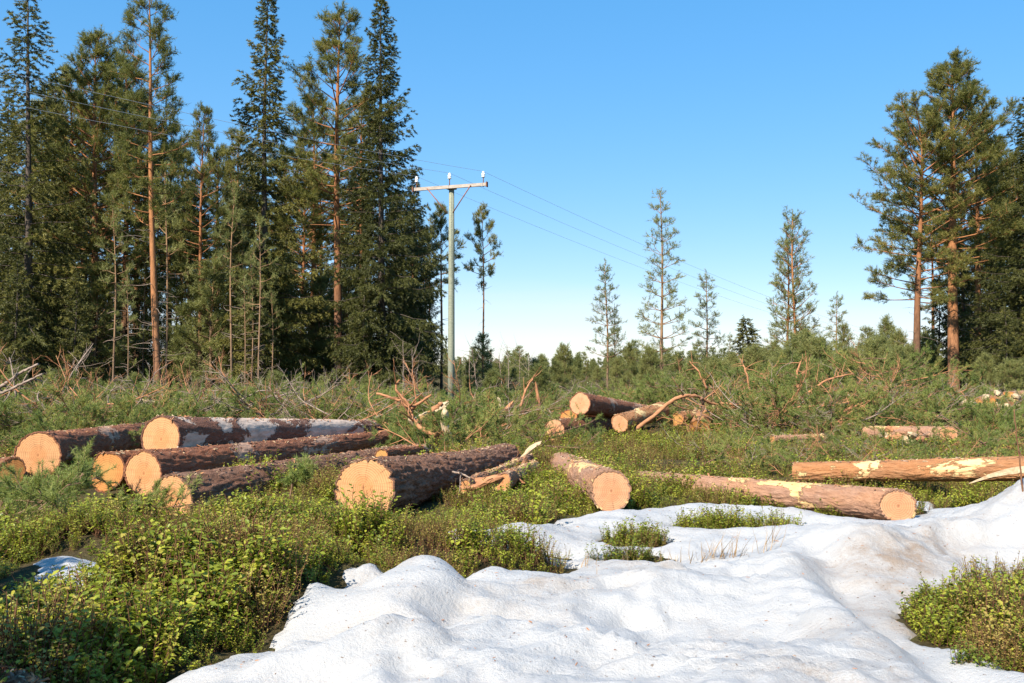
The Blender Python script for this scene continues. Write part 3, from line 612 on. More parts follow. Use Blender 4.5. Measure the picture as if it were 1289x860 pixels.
# ------------------------------------------------------------------ scattered plants (one object for each uncountable mass)
def proto(name, me):
    return bpy.data.objects.new(name, me)
def scatter(name, pts, rot, scl, idx, protos, label=None, cat=None, kind='stuff', parent=None):
    pts = np.asarray(pts, float); n = len(pts)
    pc = bpy.data.collections.new(name + '_sources')
    for i, p in enumerate(protos):
        o = proto('%s_%02d' % (name, i), p); pc.objects.link(o)
    me = bpy.data.meshes.new(name); me.vertices.add(n); me.vertices.foreach_set('co', pts.ravel())
    a = me.attributes.new('rot', 'FLOAT_VECTOR', 'POINT'); a.data.foreach_set('vector', np.asarray(rot, np.float32).ravel())
    a = me.attributes.new('scl', 'FLOAT', 'POINT'); a.data.foreach_set('value', np.asarray(scl, np.float32))
    a = me.attributes.new('idx', 'INT', 'POINT'); a.data.foreach_set('value', np.asarray(idx, np.int32))
    o = obj(name, me, parent); tag(o, label, cat, kind=kind)
    ng = bpy.data.node_groups.new(name + '_nodes', 'GeometryNodeTree')
    ng.interface.new_socket('Geometry', in_out='INPUT', socket_type='NodeSocketGeometry')
    ng.interface.new_socket('Geometry', in_out='OUTPUT', socket_type='NodeSocketGeometry')
    N = ng.nodes; gi = N.new('NodeGroupInput'); go = N.new('NodeGroupOutput')
    ci = N.new('GeometryNodeCollectionInfo'); ci.inputs['Collection'].default_value = pc
    ci.inputs['Separate Children'].default_value = True; ci.inputs['Reset Children'].default_value = True
    ip = N.new('GeometryNodeInstanceOnPoints'); ip.inputs['Pick Instance'].default_value = True
    def na(nm, dt):
        q = N.new('GeometryNodeInputNamedAttribute'); q.data_type = dt; q.inputs['Name'].default_value = nm; return q.outputs['Attribute']
    er = N.new('FunctionNodeEulerToRotation'); lk = ng.links.new
    lk(gi.outputs[0], ip.inputs['Points']); lk(ci.outputs[0], ip.inputs['Instance']); lk(na('idx', 'INT'), ip.inputs['Instance Index'])
    lk(na('rot', 'FLOAT_VECTOR'), er.inputs[0]); lk(er.outputs[0], ip.inputs['Rotation']); lk(na('scl', 'FLOAT'), ip.inputs['Scale'])
    lk(ip.outputs[0], go.inputs[0])
    md = o.modifiers.new('scatter', 'NODES'); md.node_group = ng
    return o

def bough(seed, L=1.5, k=44, blade=0.065, width=0.0075, ntw=12, bare=0.0, curve=0.5, shoots=5):
    """a cut pine bough lying on the ground, butt at the origin, needles along its twigs"""
    rng = np.random.default_rng(seed); mb = MB()
    lp = arc([0, 0, 0], [1, 0, 0.15], L, 9, rng.uniform(-curve, curve), rng, 0.10)
    mb.tube(lp, np.linspace(0.014, 0.004, 10) * (0.7 + 0.3 * L), 5, 1)
    P, D, LL, TT = [], [], [], []
    for q in range(ntw):
        s = 0.2 + 0.8 * (q + rng.uniform()) / ntw
        p = np.array([np.interp(s * 9, np.arange(10), lp[:, j]) for j in range(3)]); tg = norm(lp[min(9, int(s * 9) + 1)] - lp[int(min(8, s * 9))])
        d = norm(tg * 0.7 + unit(rng, 1)[0] * np.array([0.5, 1.1, 0.7])); tl = L * 0.38 * (1.15 - 0.7 * s) * rng.uniform(0.6, 1.2)
        tp = arc(p, d, tl, 4, rng.uniform(-0.2, 0.7), rng, 0.12)
        mb.tube(tp, np.linspace(0.008, 0.003, 5), 3, 1, cap=False)
        for z in range(shoots):
            u = rng.uniform(0.35, 1.0); b_ = np.array([np.interp(u * 4, np.arange(5), tp[:, j]) for j in range(3)])
            dd = norm(d + unit(rng, 1)[0] * 0.7 + np.array([0, 0, 0.2])); ll = rng.uniform(0.08, 0.20)
            if rng.uniform() > bare: P.append(b_); D.append(dd); LL.append(ll); TT.append(np.clip(rng.normal(0.45, 0.2), 0, 1))
            mb.tube(np.array([b_, b_ + dd * ll]), [0.004, 0.002], 3, 1, cap=False)
    needles(mb, P, D, LL, rng, k, blade, width, 0.7, 0, TT if P else None)
    return mb
def bough_mesh(seed, wood='twig_brown', **kw): return bough(seed, **kw).mesh('bough', [M['slash_needle'], M[wood]])
BOUGHS = [bough_mesh(100 + i, L=1.3 + 0.25 * (i % 3), wood=['twig_brown', 'twig_orange'][i % 2]) for i in range(6)]
FARB = [bough_mesh(140 + i, L=1.5, k=24, blade=0.085, width=0.015) for i in range(4)]
BARE = [bough_mesh(120 + i, L=1.7, bare=0.93, ntw=9, curve=1.4, shoots=4, wood=['twig_grey', 'twig_brown', 'twig_orange', 'twig_grey'][i]) for i in range(4)]

def sprig(seed, h=0.17, leaves=32, leaf=0.024):
    rng = np.random.default_rng(seed); mb = MB()
    V, F, T = [], [], []
    for st in range(4):
        a = rng.uniform(0, 6.28); tilt = rng.uniform(0.1, 0.55)
        sp = arc([rng.normal() * 0.012, rng.normal() * 0.012, -0.05], [math.cos(a) * tilt, math.sin(a) * tilt, 1], (h + 0.05) * rng.uniform(0.65, 1.1), 4, 0.2, rng, 0.12)
        mb.tube(sp, np.linspace(0.0022, 0.001, 5), 3, 1, cap=False)
        nl = leaves // 4
        for q in range(nl):
            s = 0.30 + 0.70 * (q + 0.6) / nl
            p = np.array([np.interp(s * 4, np.arange(5), sp[:, j]) for j in range(3)])
            b = rng.uniform(0, 6.28); d = norm(np.array([math.cos(b), math.sin(b), rng.uniform(-0.1, 0.8)]))
            up = norm(np.array([rng.normal() * 0.3, rng.normal() * 0.3, 1.0])); sd = norm(np.cross(d, up)); nn = np.cross(sd, d)
            l = leaf * rng.uniform(0.7, 1.25); w = l * 0.34
            base = p + d * 0.004
            V += [base, base + d * l * 0.42 + sd * w + nn * l * 0.10, base + d * l * 0.5, base + d * l * 0.42 - sd * w + nn * l * 0.10, base + d * l * 0.78 + sd * w * 0.72 + nn * l * 0.05, base + d * l * 0.78 - sd * w * 0.72 + nn * l * 0.05, base + d * l]
            o = len(V) - 7; F += [[o, o + 2, o + 1], [o, o + 3, o + 2], [o + 1, o + 2, o + 4], [o + 2, o + 3, o + 5], [o + 2, o + 6, o + 4], [o + 2, o + 5, o + 6]]
            T += [float(np.clip(rng.normal(0.45, 0.2), 0, 1))] * 7
    mb.add(np.array(V), np.array(F), 0, np.array(T), smooth=False)
    return mb
SPRIG_MB = [sprig(200 + i, h=0.12 + 0.025 * (i % 4), leaves=[56, 72, 60][i % 3], leaf=[0.022, 0.0145, 0.018][i % 3]) for i in range(7)]
SPRIGS = [s.mesh('sprig', [M['shrub_leaf'], M['stem_red']]) for s in SPRIG_MB]
HEATH_MB = [sprig(230 + i, h=0.19, leaves=60, leaf=0.011) for i in range(4)]
HEATH = [h_.mesh('heath_sprig', [M['heath_leaf'], M['stem_red']]) for h_ in HEATH_MB]
rng = np.random.default_rng(77)
def field(n, x0, x1, y0, y1):
    return rng.uniform(x0, x1, n), rng.uniform(y0, y1, n)

# dwarf shrub carpet
xs, ys = [], []
for dens, y0, y1 in ((620, 3.9, 6.5), (430, 6.5, 9.0), (230, 9.0, 13.0), (90, 13.0, 22.0)):
    hw = 0.56 * y1 + 0.6; n = int(dens * 2 * hw * (y1 - y0)); a, b_ = field(n, -hw, hw, y0, y1); xs.append(a); ys.append(b_)
x = np.concatenate(xs); y = np.concatenate(ys)
patch = fbm(x * 1.1, y * 1.1, 91, 3); sd = snow_sd(x, y)
inview = np.abs(x) < 0.545 * y + 0.5
keep = inview & (sd < -0.03) & ((patch > -0.30) | (y < 9.4)) & ((fbm(x * 2.0, y * 2.0, 311, 2) > -0.22) | (y > 8.8) | (rng.uniform(0, 1, len(x)) < 0.22)) & (rng.uniform(0, 1, len(x)) < smooth(-0.02, -0.14, sd) * 0.85 + 0.15)
x, y = x[keep], y[keep]; n = len(x)
big = 1.0 + 0.25 * smooth(9, 14, y) + 1.15 * fbm(x * 1.7, y * 1.7, 95, 3) + gauss(x, y, -1.7, 5.6, 1.2, 1.2, 0.25)
big = np.clip(big, 0.4, 1.9) * (0.62 + 0.38 * smooth(-0.03, -0.35, snow_sd(x, y))) * (1 - 0.55 * smooth(8.4, 8.9, y) * smooth(10.8, 10.2, y) * smooth(-0.2, -1.0, x)) * (1 - 0.5 * np.exp(-((x + 2.95) / 0.6) ** 2 - ((y - 5.8) / 0.5) ** 2))
pick = np.where(fbm(x * 1.9, y * 1.9, 97, 3) + rng.normal(0, 0.18, n) > 0.12, 7 + rng.integers(0, 4, n), rng.integers(0, 7, n))
scatter('dwarf_shrub_carpet', np.stack([x, y, gz(x, y) - 0.01 + 0.11 * smooth(-0.2, 0.45, fbm(x * 2.0, y * 2.0, 311, 2)) * smooth(8.6, 7.6, y) * smooth(-0.05, -0.45, snow_sd(x, y))], -1), np.stack([rng.normal(0, 0.2, n), rng.normal(0, 0.2, n), rng.uniform(0, 6.28, n)], -1),
        big * rng.uniform(0.7, 1.3, n), pick, SPRIGS + HEATH, 'low evergreen berry shrubs carpeting the ground around the logs and snow', 'shrubs')

# felling slash: loose boughs over the clearing and heaped in windrows
HEAPS = [(-7.5, 17, 3.6, 2.2, 1.0), (-11, 22, 4, 3, 1.1), (-3.6, 19.5, 2.4, 1.8, 0.75), (-6.5, 26, 5, 2.5, 0.9), (-1.0, 18.5, 2.0, 2.0, 0.65), (0.6, 23, 2.0, 2.0, 0.5), (5.8, 20.2, 1.5, 1.3, 0.85), (7.2, 20.8, 1.8, 1.2, 1.5),
         (10, 24, 2.4, 1.6, 2.3), (6.6, 26, 2.2, 1.6, 2.0), (12.0, 28.5, 1.8, 1.6, 2.3), (3.0, 27, 2.5, 2, 0.7), (10.4, 33, 2.6, 2.0, 1.9), (17, 33, 3, 2.5, 0.5), (-9, 33, 6, 2.5, 0.9), (-15, 33, 5, 3, 1.2), (0, 34, 4, 2, 0.9), (5.5, 36, 4, 2.5, 1.1), (-4.7, 14.2, 1.2, 0.9, 0.25)]
def heap(x, y):
    z = np.zeros_like(np.asarray(x, float))
    for cx, cy, rx, ry, h in HEAPS: z = np.maximum(z, gauss(x, y, cx, cy, rx, ry, h * (0.62 if cx > 3.5 else 0.42)))
    return z * (1 + 0.9 * fbm(x * 0.8, y * 0.8, 61, 3)) + 0.10 * smooth(-0.1, 0.6, fbm(x * 0.7, y * 0.7, 63, 2))
LOGZONES = [((-5.6, 9.0), (-1.4, 17.5)), ((-2.2, 8.5), (0.8, 14.0)), ((0.3, 9.0), (1.5, 14.5)), ((1.2, 8.5), (4.2, 12.2)), ((3.0, 9.5), (6.5, 12.8))]
def slash(n, y0, y1, heap_only=0.0, floor=0.03):
    Y = np.sqrt(rng.uniform(y0 * y0, y1 * y1, n)); X = rng.uniform(-0.60, 0.60, n) * Y
    hz = heap(X, Y); k = (hz > heap_only) & (rng.uniform(0, 1, n) < (0.30 + 1.3 * hz) * np.clip(0.9 + 2.0 * fbm(X * 0.6, Y * 0.6, 37, 3), 0.08, 2))
    for (ax, ay), (bx, by) in LOGZONES: k &= ~((X > ax) & (X < bx) & (Y > ay) & (Y < by))
    k &= snow_sd(X, Y) < -0.4
    k &= ~((X > -0.6) & (X < 4.9) & (Y > 12.0) & (Y < 25.5) & (rng.uniform(0, 1, n) < 0.96)) & ~((X > 4.5) & (X < 11) & (Y > 12.0) & (Y < 18.6) & (rng.uniform(0, 1, n) < 0.92))
    k &= ~((X > 10.0) & (X < 18) & (Y > 19) & (Y < 30) & (rng.uniform(0, 1, n) < 0.93))
    X, Y, hz = X[k], Y[k], hz[k]; m_ = len(X)
    Z = gz(X, Y) + floor + hz * rng.uniform(0.15, 1.0, m_) ** 0.6
    r = np.stack([rng.normal(0, 0.35, m_), rng.uniform(-0.14, 0.12, m_), rng.uniform(0, 6.28, m_)], -1)
    return np.stack([X, Y, Z], -1), r, m_
p, r, n = slash(5600, 12.5, 27)
scatter('felling_slash', p, r, rng.uniform(0.55, 1.0, n), rng.integers(0, len(BOUGHS), n), BOUGHS, 'green pine boughs strewn and heaped over the felled clearing', 'slash')
p, r, n = slash(4200, 27, 50)
scatter('distant_felling_slash', p, r, rng.uniform(0.45, 0.85, n), rng.integers(0, len(FARB), n), FARB, 'heaps of green boughs on the far side of the clearing before the trees', 'slash')
p, r, n = slash(1300, 13, 36, 0.18, 0.05)
scatter('bare_twig_litter', p, r, rng.uniform(0.5, 1.05, n), rng.integers(0, len(BARE), n), BARE, 'bare curved twigs tangled through the heaps of boughs', 'twigs')
n = 900; X = rng.uniform(-0.8, 10.5, n); Yl = rng.uniform(12.6, 19.0, n); k_ = (snow_sd(X, Yl) < -0.4) & (X < 0.56 * Yl) & ~((X > 2.6) & (Yl < 13.2)) & ~((X > 0.0) & (X < 3.0) & (Yl < 19.0)); X, Yl = X[k_], Yl[k_]; n = len(X)
scatter('flattened_slash', np.stack([X, Yl, gz(X, Yl) + 0.03], -1), np.stack([rng.normal(0, 0.3, n), rng.uniform(-0.10, 0.06, n), rng.uniform(0, 6.28, n)], -1), rng.uniform(0.25, 0.5, n), np.where(rng.uniform(0, 1, n) < 0.45, rng.integers(6, 10, n), rng.integers(0, 6, n)), BOUGHS + BARE, 'small trampled boughs and twigs lying flat before the second log pile', 'slash')
PILES = [(1000, 524, 19.3, 1.3), (1085, 505, 22.5, 1.4), (345, 508, 18.2, 1.3), (400, 520, 17.0, 0.8), (70, 505, 16.8, 1.2), (930, 515, 21.5, 0.9), (590, 520, 18.5, 0.8), (1150, 520, 22, 1.0), (230, 512, 18.5, 0.9)]
P, RT = [], []
for px, py, Yp, rad in PILES:
    c_ = at(px, py, Yp); m_ = int(27 * rad); g_ = rng.normal(0, rad * 0.45, (m_, 2)); base = zg(c_.x, c_.y); hh = max(0.15, c_.z - base)
    P.append(np.stack([c_.x + g_[:, 0], c_.y + g_[:, 1] * 0.6, base + hh * rng.uniform(0.1, 1.0, m_)], -1)); RT.append(np.stack([rng.normal(0, 0.5, m_), rng.uniform(-0.35, 0.2, m_), rng.uniform(0, 6.28, m_)], -1))
P = np.concatenate(P); RT = np.concatenate(RT); n = len(P)
scatter('tangled_twig_piles', P, RT, rng.uniform(0.5, 1.0, n), rng.integers(0, len(BARE), n), BARE, 'dense tangles of bare grey and orange twigs among the green boughs', 'twigs')
# far forest that reads as one mass
n = 700; Y = rng.uniform(110, 300, n); X = rng.uniform(-0.62, 0.62, n) * Y
far_cr = []
for kk in ('young_a', 'young_b', 'young_c'):
    tm, cm = KIND[kk]
    far_cr.append(cm)
scatter('far_forest', np.stack([X, Y, gz(X, Y) - 0.2], -1), np.stack([np.zeros(n), np.zeros(n), rng.uniform(0, 6.28, n)], -1), rng.uniform(0.35, 0.75, n) * (1 + Y / 300), rng.integers(0, 3, n), far_cr, 'low far-off wood of small pines along the skyline', 'forest')

# ------------------------------------------------------------------ felled logs
def make_log(label, A, B, ra, rb, bark, face='cut_pine', seed=0, bend=0.0, lump=0.05, rough=0.010, group=None, name='log', faces=(1, 1), skew=0.0, seg=0.03, sides=84, notch=None, cat='log', hskew=0.0):
    """log from A (the end seen) to B; local X runs along it. parts: bark, cut_face at each end"""
    A = Vector(A); B = Vector(B); d = (B - A); L = d.length; d.normalize()
    up = Vector((0, 0, 1)); yv = up.cross(d).normalized(); zv = d.cross(yv)
    t = thing(name, label, cat, A, group)
    t.rotation_euler = Matrix((d, yv, zv)).transposed().to_euler()
    n = max(6, int(L / seg)); xs = np.linspace(0, L, n + 1); th = np.arange(sides) * 2 * math.pi / sides
    X, T = np.meshgrid(xs, th, indexing='ij')
    prof = 1 + lump * (np.cos(T * 2 + seed) * 0.5 + np.cos(T * 3 + seed * 1.7) * 0.4 + vnoise(np.cos(T) * 1.7 + seed, np.sin(T) * 1.7 + 3.1, seed + 9) * 0.6)
    s = X / L; rr = (ra + (rb - ra) * s) * (prof * (1 - s * 0.5) + s * 0.5)
    rr = rr + 0.035 * ra / 0.25 * np.exp(-X / 0.35) * 0.5                              # butt flare
    cx, cy = np.cos(T) * 6, np.sin(T) * 6
    fl = fbm(X * 5 + cx * 1.3, cy * 1.3 + seed * 7.7, seed, 4, 0.6)
    rr = rr + rough * fl + rough * 0.8 * np.abs(vnoise(X * 12 + cx * 3, cy * 3 + seed, seed + 5))
    rr = rr - rough * 1.3 * (1 - smooth(0.0, 0.30, np.abs(vnoise(X * 7 + cx * 2.2, cy * 2.2 + cx * 1.1 + seed * 3, seed + 12)))) * (1 - 0.7 * s) 
    off = bend * np.sin(s * math.pi)
    if notch: rr = rr * (1 - notch * smooth(0.35, 0.9, np.cos(T - 0.9)) * np.exp(-X / 0.5))
    rk = np.random.default_rng(seed + 900)
    for _ in range(int(L * 1.6)):
        kx, kt, kr = rk.uniform(0.4, L), rk.uniform(0, 6.28), rk.uniform(0.03, 0.055); dt = np.abs((T - kt + math.pi) % (2 * math.pi) - math.pi) * ra
        rr = rr + rk.uniform(0.012, 0.03) * np.exp(-((X - kx) ** 2 + dt ** 2) / kr ** 2)
    Xs = X + hskew * np.cos(T) * rr * np.exp(-X / 0.3) + skew * np.sin(T) * ra * np.exp(-X / 0.3)
    V = np.stack([Xs, np.cos(T) * rr, np.sin(T) * rr + off], -1).reshape(-1, 3)
    i = np.arange(n)[:, None] * sides; j = np.arange(sides)[None, :]; j2 = (j + 1) % sides
    q = np.stack([i + j, i + sides + j, i + sides + j2, i + j2], -1).reshape(-1, 4)
    mb = MB(); mb.add(V, q, 0)
    for e, k in ((0, 0), (1, n)):                                                      # bark edge: a lip round the sawn face
        ring = V[k * sides:(k + 1) * sides]; c = np.array([ring[:, 0].mean(), 0, off[k, 0]])
        inner = c + (ring - c) * (1 - min(0.12, 0.016 / ra)); inner[:, 0] = ring[:, 0]
        deep = inner.copy(); deep[:, 0] += 0.02 if e == 0 else -0.02
        jj = np.arange(sides); k2 = (jj + 1) % sides
        f1 = np.stack([jj, k2, k2 + sides, jj + sides], -1); f2 = f1 + sides
        F = np.concatenate([f1, f2]); mb.add(np.concatenate([ring, inner, deep]), F if e == 0 else F[:, ::-1], 0, smooth=False)
        if faces[e]:
            fb = MB(); rs = np.linspace(0, 1.004, 9)[1:]; pts = [c[None]]
            for r_ in rs: pts.append(c + (inner - c) * r_)
            P = np.concatenate(pts)
            sawn = 0.0015 * vnoise(P[:, 1] * 30, P[:, 2] * 8, seed + 2)
            P[:, 0] += (0.007 + sawn if e == 0 else -0.007 - sawn)
            tri = np.stack([np.zeros(sides, int), 1 + k2, 1 + jj], -1)
            qs = np.concatenate([np.stack([1 + a * sides + jj, 1 + a * sides + k2, 1 + (a + 1) * sides + k2, 1 + (a + 1) * sides + jj], -1) for a in range(7)])
            if e: tri = tri[:, ::-1]; qs = qs[:, ::-1]
            fb.add(P, tri, 0, smooth=False); fb.f.append(qs); fb.m.append(np.zeros(len(qs))); fb.sm.append(np.full(len(qs), True))
            obj('cut_face', fb.mesh('cut_face', [M[face]]), t)
    obj('bark', mb.mesh('bark', [M[bark]]), t)
    return t
def log_px(label, pa, ya, pb, yb, da, db, bark, **kw):
    """log whose visible end is centred at pixel pa at distance ya, far end at pb / yb"""
    return make_log(label, at(*pa, ya), at(*pb, yb), da / 2, db / 2, bark, **kw)

log_px('reddish log with a big round sawn end, farthest from the thick barked butt log', (47, 573), 11.6, (200, 546), 15.5, 0.52, 0.38, 'bark_red', seed=1)
log_px('log with a short orange sawn end wedged between two thicker logs', (134, 594), 10.5, (360, 566), 15.2, 0.40, 0.30, 'bark_dark', face='cut_orange', seed=2, lump=0.12)
log_px('log with whitish grey peeled bark lying on top of the pile', (202, 553), 10.9, (471, 541), 16.3, 0.485, 0.31, 'bark_pale', seed=3, rough=0.006)
log_px('reddish brown log under the peeled pale log, bark stripped along one side', (180, 596), 10.1, (489, 553), 16.0, 0.43, 0.27, 'bark_red', seed=4)
log_px('rough scaly barked log lowest in the pile, sawn end down in the shrubs', (216, 629), 9.6, (525, 571), 14.8, 0.455, 0.29, 'bark_rough', seed=5, rough=0.016)
log_px('thick butt log with flat topped sawn end and heavy dark bark', (456, 614), 9.4, (638, 577), 13.6, 0.60, 0.40, 'bark_rough', seed=6, rough=0.022, lump=0.07, bend=-0.05, notch=0.16, seg=0.022, sides=120)
log_px('thin short log lying behind the thick butt log', (480, 574), 12.6, (540, 566), 14.6, 0.17, 0.15, 'bark_red', face='cut_orange', seed=7)
log_px('thin split log with a pale end beside the thick butt log', (632, 607), 10.6, (672, 588), 13.0, 0.18, 0.16, 'bark_pinkish', seed=8, lump=0.2)
log_px('torn bark covered slab lying along the thick butt log', (585, 612), 10.4, (668, 577), 13.6, 0.12, 0.10, 'bark_pinkish', seed=9, lump=0.3)
log_px('brown pink log with round peach end pointing at the snow', (769, 618), 9.7, (706, 586), 13.8, 0.385, 0.36, 'bark_pinkish', face='cut_peach', seed=10)
log_px('long straight log with cream peeled patches, its peach end on the snow', (1131, 637), 9.2, (806, 607), 12.4, 0.295, 0.27, 'bark_pinkish', face='cut_peach', seed=11, lump=0.03, hskew=0.55)
log_px('bright orange log with cream peeled spots lying behind the snow bank', (1001, 595), 12.1, (1420, 588), 10.2, 0.225, 0.27, 'bark_orange', seed=12, lump=0.03)
log_px('small far log with a peach end among broken wood chunks', (1194, 546), 17.0, (1090, 545), 18.4, 0.25, 0.24, 'bark_pinkish', face='cut_peach', seed=13, hskew=0.7, seg=0.08, sides=32)
log_px('thin broken far log under the tangled branch heap', (972, 553), 17.0, (1048, 550), 17.6, 0.13, 0.11, 'bark_pinkish', seed=14, seg=0.08, sides=28)
# second pile beyond
kw = dict(seg=0.08, sides=36)
log_px('red brown log on top of the second pile, sawn end raised', (730, 508), 19.6, (822, 521), 24.5, 0.42, 0.34, 'bark_red', face='cut_peach', seed=15, **kw)
log_px('log with cracked dark hearted end at the bottom of the second pile', (698, 542), 18.6, (790, 533), 22.8, 0.41, 0.33, 'bark_dark', face='cut_peach', seed=16, **kw)
log_px('log with tilted peach end in front of the second pile', (780, 533), 18.9, (832, 517), 21.0, 0.33, 0.36, 'bark_orange', face='cut_peach', seed=17, **kw)
log_px('orange log end peeping out under the raised top log', (716, 527), 20.2, (800, 527), 24.0, 0.36, 0.30, 'bark_red', face='cut_orange', seed=18, **kw)
log_px('leaning orange barked butt piece under the arching branch', (880, 538), 20.5, (893, 508), 21.5, 0.36, 0.28, 'bark_orange', face='cut_orange', seed=19, lump=0.25, **kw)
log_px('stubby orange piece lying next to the leaning butt piece', (852, 528), 21.0, (888, 522), 22.5, 0.28, 0.26, 'bark_orange', face='cut_orange', seed=20, lump=0.25, **kw)
log_px('reddish log in the corner of the shrubs, mostly shaded', (-18, 838), 4.6, (60, 905), 3.5, 0.16, 0.16, 'bark_red', seed=21)
log_px('split orange log half hidden by boughs below the big round end', (14, 600), 11.0, (-70, 590), 14.0, 0.36, 0.34, 'bark_dark', face='cut_orange', seed=22, lump=0.3)
# far heap of cut pieces by the stand
for i, (a, ya, b_, yb, r_, bk) in enumerate((((1250, 510), 25, (1310, 506), 26.5, 0.34, 'bark_orange'), ((1228, 508), 25.6, (1262, 503), 27.5, 0.30, 'bark_orange'), ((1270, 499), 26, (1320, 495), 27.5, 0.30, 'bark_pinkish'), ((1232, 519), 24.4, (1278, 518), 25, 0.20, 'bark_pinkish'))):
    log_px(['stout orange log in the far heap before the stand', 'short orange piece at the tip of the far heap before the stand', 'pale log on top of the far heap before the stand', 'thin log lowest in the far heap before the stand'][i], a, ya, b_, yb, r_, r_ * 0.9, bk, face='cut_orange', seed=30 + i, seg=0.12, sides=28, lump=0.15)

# ------------------------------------------------------------------ broken wood and bare branches
def chunk(label, c, size, seed, mat='torn_wood', group=None, rot=None, name='wood_chunk'):
    """a torn splinter or slab with ragged ends"""
    rg = np.random.default_rng(seed); L, w, h = size; n = 7; mb = MB()
    xs = np.linspace(-L / 2, L / 2, n); V = []
    for i_, x_ in enumerate(xs):
        e = 1 - abs(2 * i_ / (n - 1) - 1) ** 4 * 0.75
        for a in range(8):
            an = a * math.pi / 4; V.append([x_ + rg.normal() * L * 0.05, math.cos(an) * w / 2 * e * rg.uniform(0.7, 1.2), math.sin(an) * h / 2 * e * rg.uniform(0.7, 1.2) + 0.12 * w * math.sin(i_ * 0.9 + seed)])
    i = np.arange(n - 1)[:, None] * 8; j = np.arange(8)[None, :]; j2 = (j + 1) % 8
    mb.add(np.array(V), np.stack([i + j, i + 8 + j, i + 8 + j2, i + j2], -1).reshape(-1, 4), 0, smooth=False)
    mb.add(np.array(V[:8]), [list(range(8))], 0, smooth=False); mb.add(np.array(V[-8:]), [list(range(8))[::-1]], 0, smooth=False)
    o = obj(name, mb.mesh(name, [M[mat]])); o.location = c; o.rotation_euler = rot or (rg.uniform(0, 6), rg.uniform(-0.4, 0.4), rg.uniform(0, 6))
    return tag(o, label, 'wood', group)
G3 = 'broken wood chunks by the small far log'
for i, (px, py) in enumerate(((1112, 553), (1126, 556), (1135, 549), (1148, 553), (1158, 558), (1168, 551), (1142, 560), (1122, 546), (1178, 556))):
    chunk('pale broken wood chunk beside the small far log', at(px, py - 5, 16.4 + rnd.uniform(-0.4, 0.6)), (rnd.uniform(0.15, 0.4), 0.12, 0.1), 300 + i, ['torn_wood', 'twig_orange', 'bark_pinkish'][i % 3], G3)
G4 = 'pale torn pieces on the far heap'
for i, (px, py) in enumerate(((1218, 510), (1241, 503), (1262, 513), (1280, 503), (1256, 498), (1287, 515))):
    chunk('pale torn piece of wood on the far heap before the stand', at(px, py - 3, 24.6), (rnd.uniform(0.3, 0.6), 0.18, 0.14), 330 + i, 'torn_wood', G4)
chunk('upright white torn stump splinter below the utility pole', at(562, 532, 15.6), (0.50, 0.24, 0.12), 341, rot=(0.2, 1.35, 0.3))
chunk('white twisted slab leaning near the orange forked branch', at(541, 519, 16.3), (0.75, 0.16, 0.10), 342, rot=(0.4, -0.45, 0.2))
chunk('small pale splinter lying by the white twisted slab', at(520, 534, 15.9), (0.30, 0.10, 0.06), 343, rot=(0.3, 0.9, 0.8))
chunk('curled pale strip at the far end of the thick butt log', at(668, 566, 13.4), (0.34, 0.10, 0.06), 344, rot=(0.2, -0.6, 0.3))
chunk('tiny white splinter standing in the boughs right of the utility pole'.replace('right of', 'past'), at(629, 508, 20), (0.26, 0.10, 0.06), 345, rot=(0, 1.3, 0))
chunk('stubby orange broken branch end in the boughs past the utility pole', at(637, 516, 19.5), (0.42, 0.11, 0.10), 346, 'twig_orange', rot=(0, -0.9, 0.2))
chunk('thin upright broken stick between the utility pole and second pile', at(677, 497, 20), (0.48, 0.07, 0.06), 347, 'twig_orange', rot=(0, 1.35, 0.1))
chunk('pale peeled sliver in the heaped boughs before the dense stand', at(188, 505, 21), (0.75, 0.14, 0.10), 348, rot=(0.1, 0.15, 0.1))
for i, (px, py, Y) in enumerate(((612, 604, 10.6), (600, 611, 10.2), (648, 600, 11.2), (660, 583, 12.6))):
    chunk('ragged bark scrap beside the thick butt log', at(px, py, Y), (0.35, 0.12, 0.06), 350 + i, 'twig_orange', 'bark scraps by the butt log')
def curved_sliver():
    mb = MB(); n = 16; pts = [at(1213, 607, 10.6), at(1240, 597, 10.4), at(1266, 591, 10.2), at(1300, 588, 10.0), at(1345, 590, 9.8)]
    tt = np.linspace(0, 4, n); P = np.array([[np.interp(t, range(5), [p[k] for p in pts]) for k in range(3)] for t in tt]); P[:, 1] -= 0.12
    w = 0.075 * np.sin(np.clip(tt / 4 * 1.9 + 0.08, 0, 1.57)); th = 0.012
    V = np.concatenate([P + np.stack([0 * w, 0 * w - s1 * th, s2 * w], -1) for s1 in (0, 1) for s2 in (-0.5, 0.5)])
    F = []
    for i in range(n - 1):
        a, b, c, d = i, n + i, 2 * n + i, 3 * n + i
        F += [[a, a + 1, b + 1, b], [c, d, d + 1, c + 1], [a, c, c + 1, a + 1], [b, b + 1, d + 1, d]]
    mb.add(V, F, 0, smooth=False)
    o = obj('peeled_sliver', mb.mesh('peeled_sliver', [M['torn_wood']])); tag(o, 'curved cream peeled sliver springing off the bright orange log', 'wood')
curved_sliver()

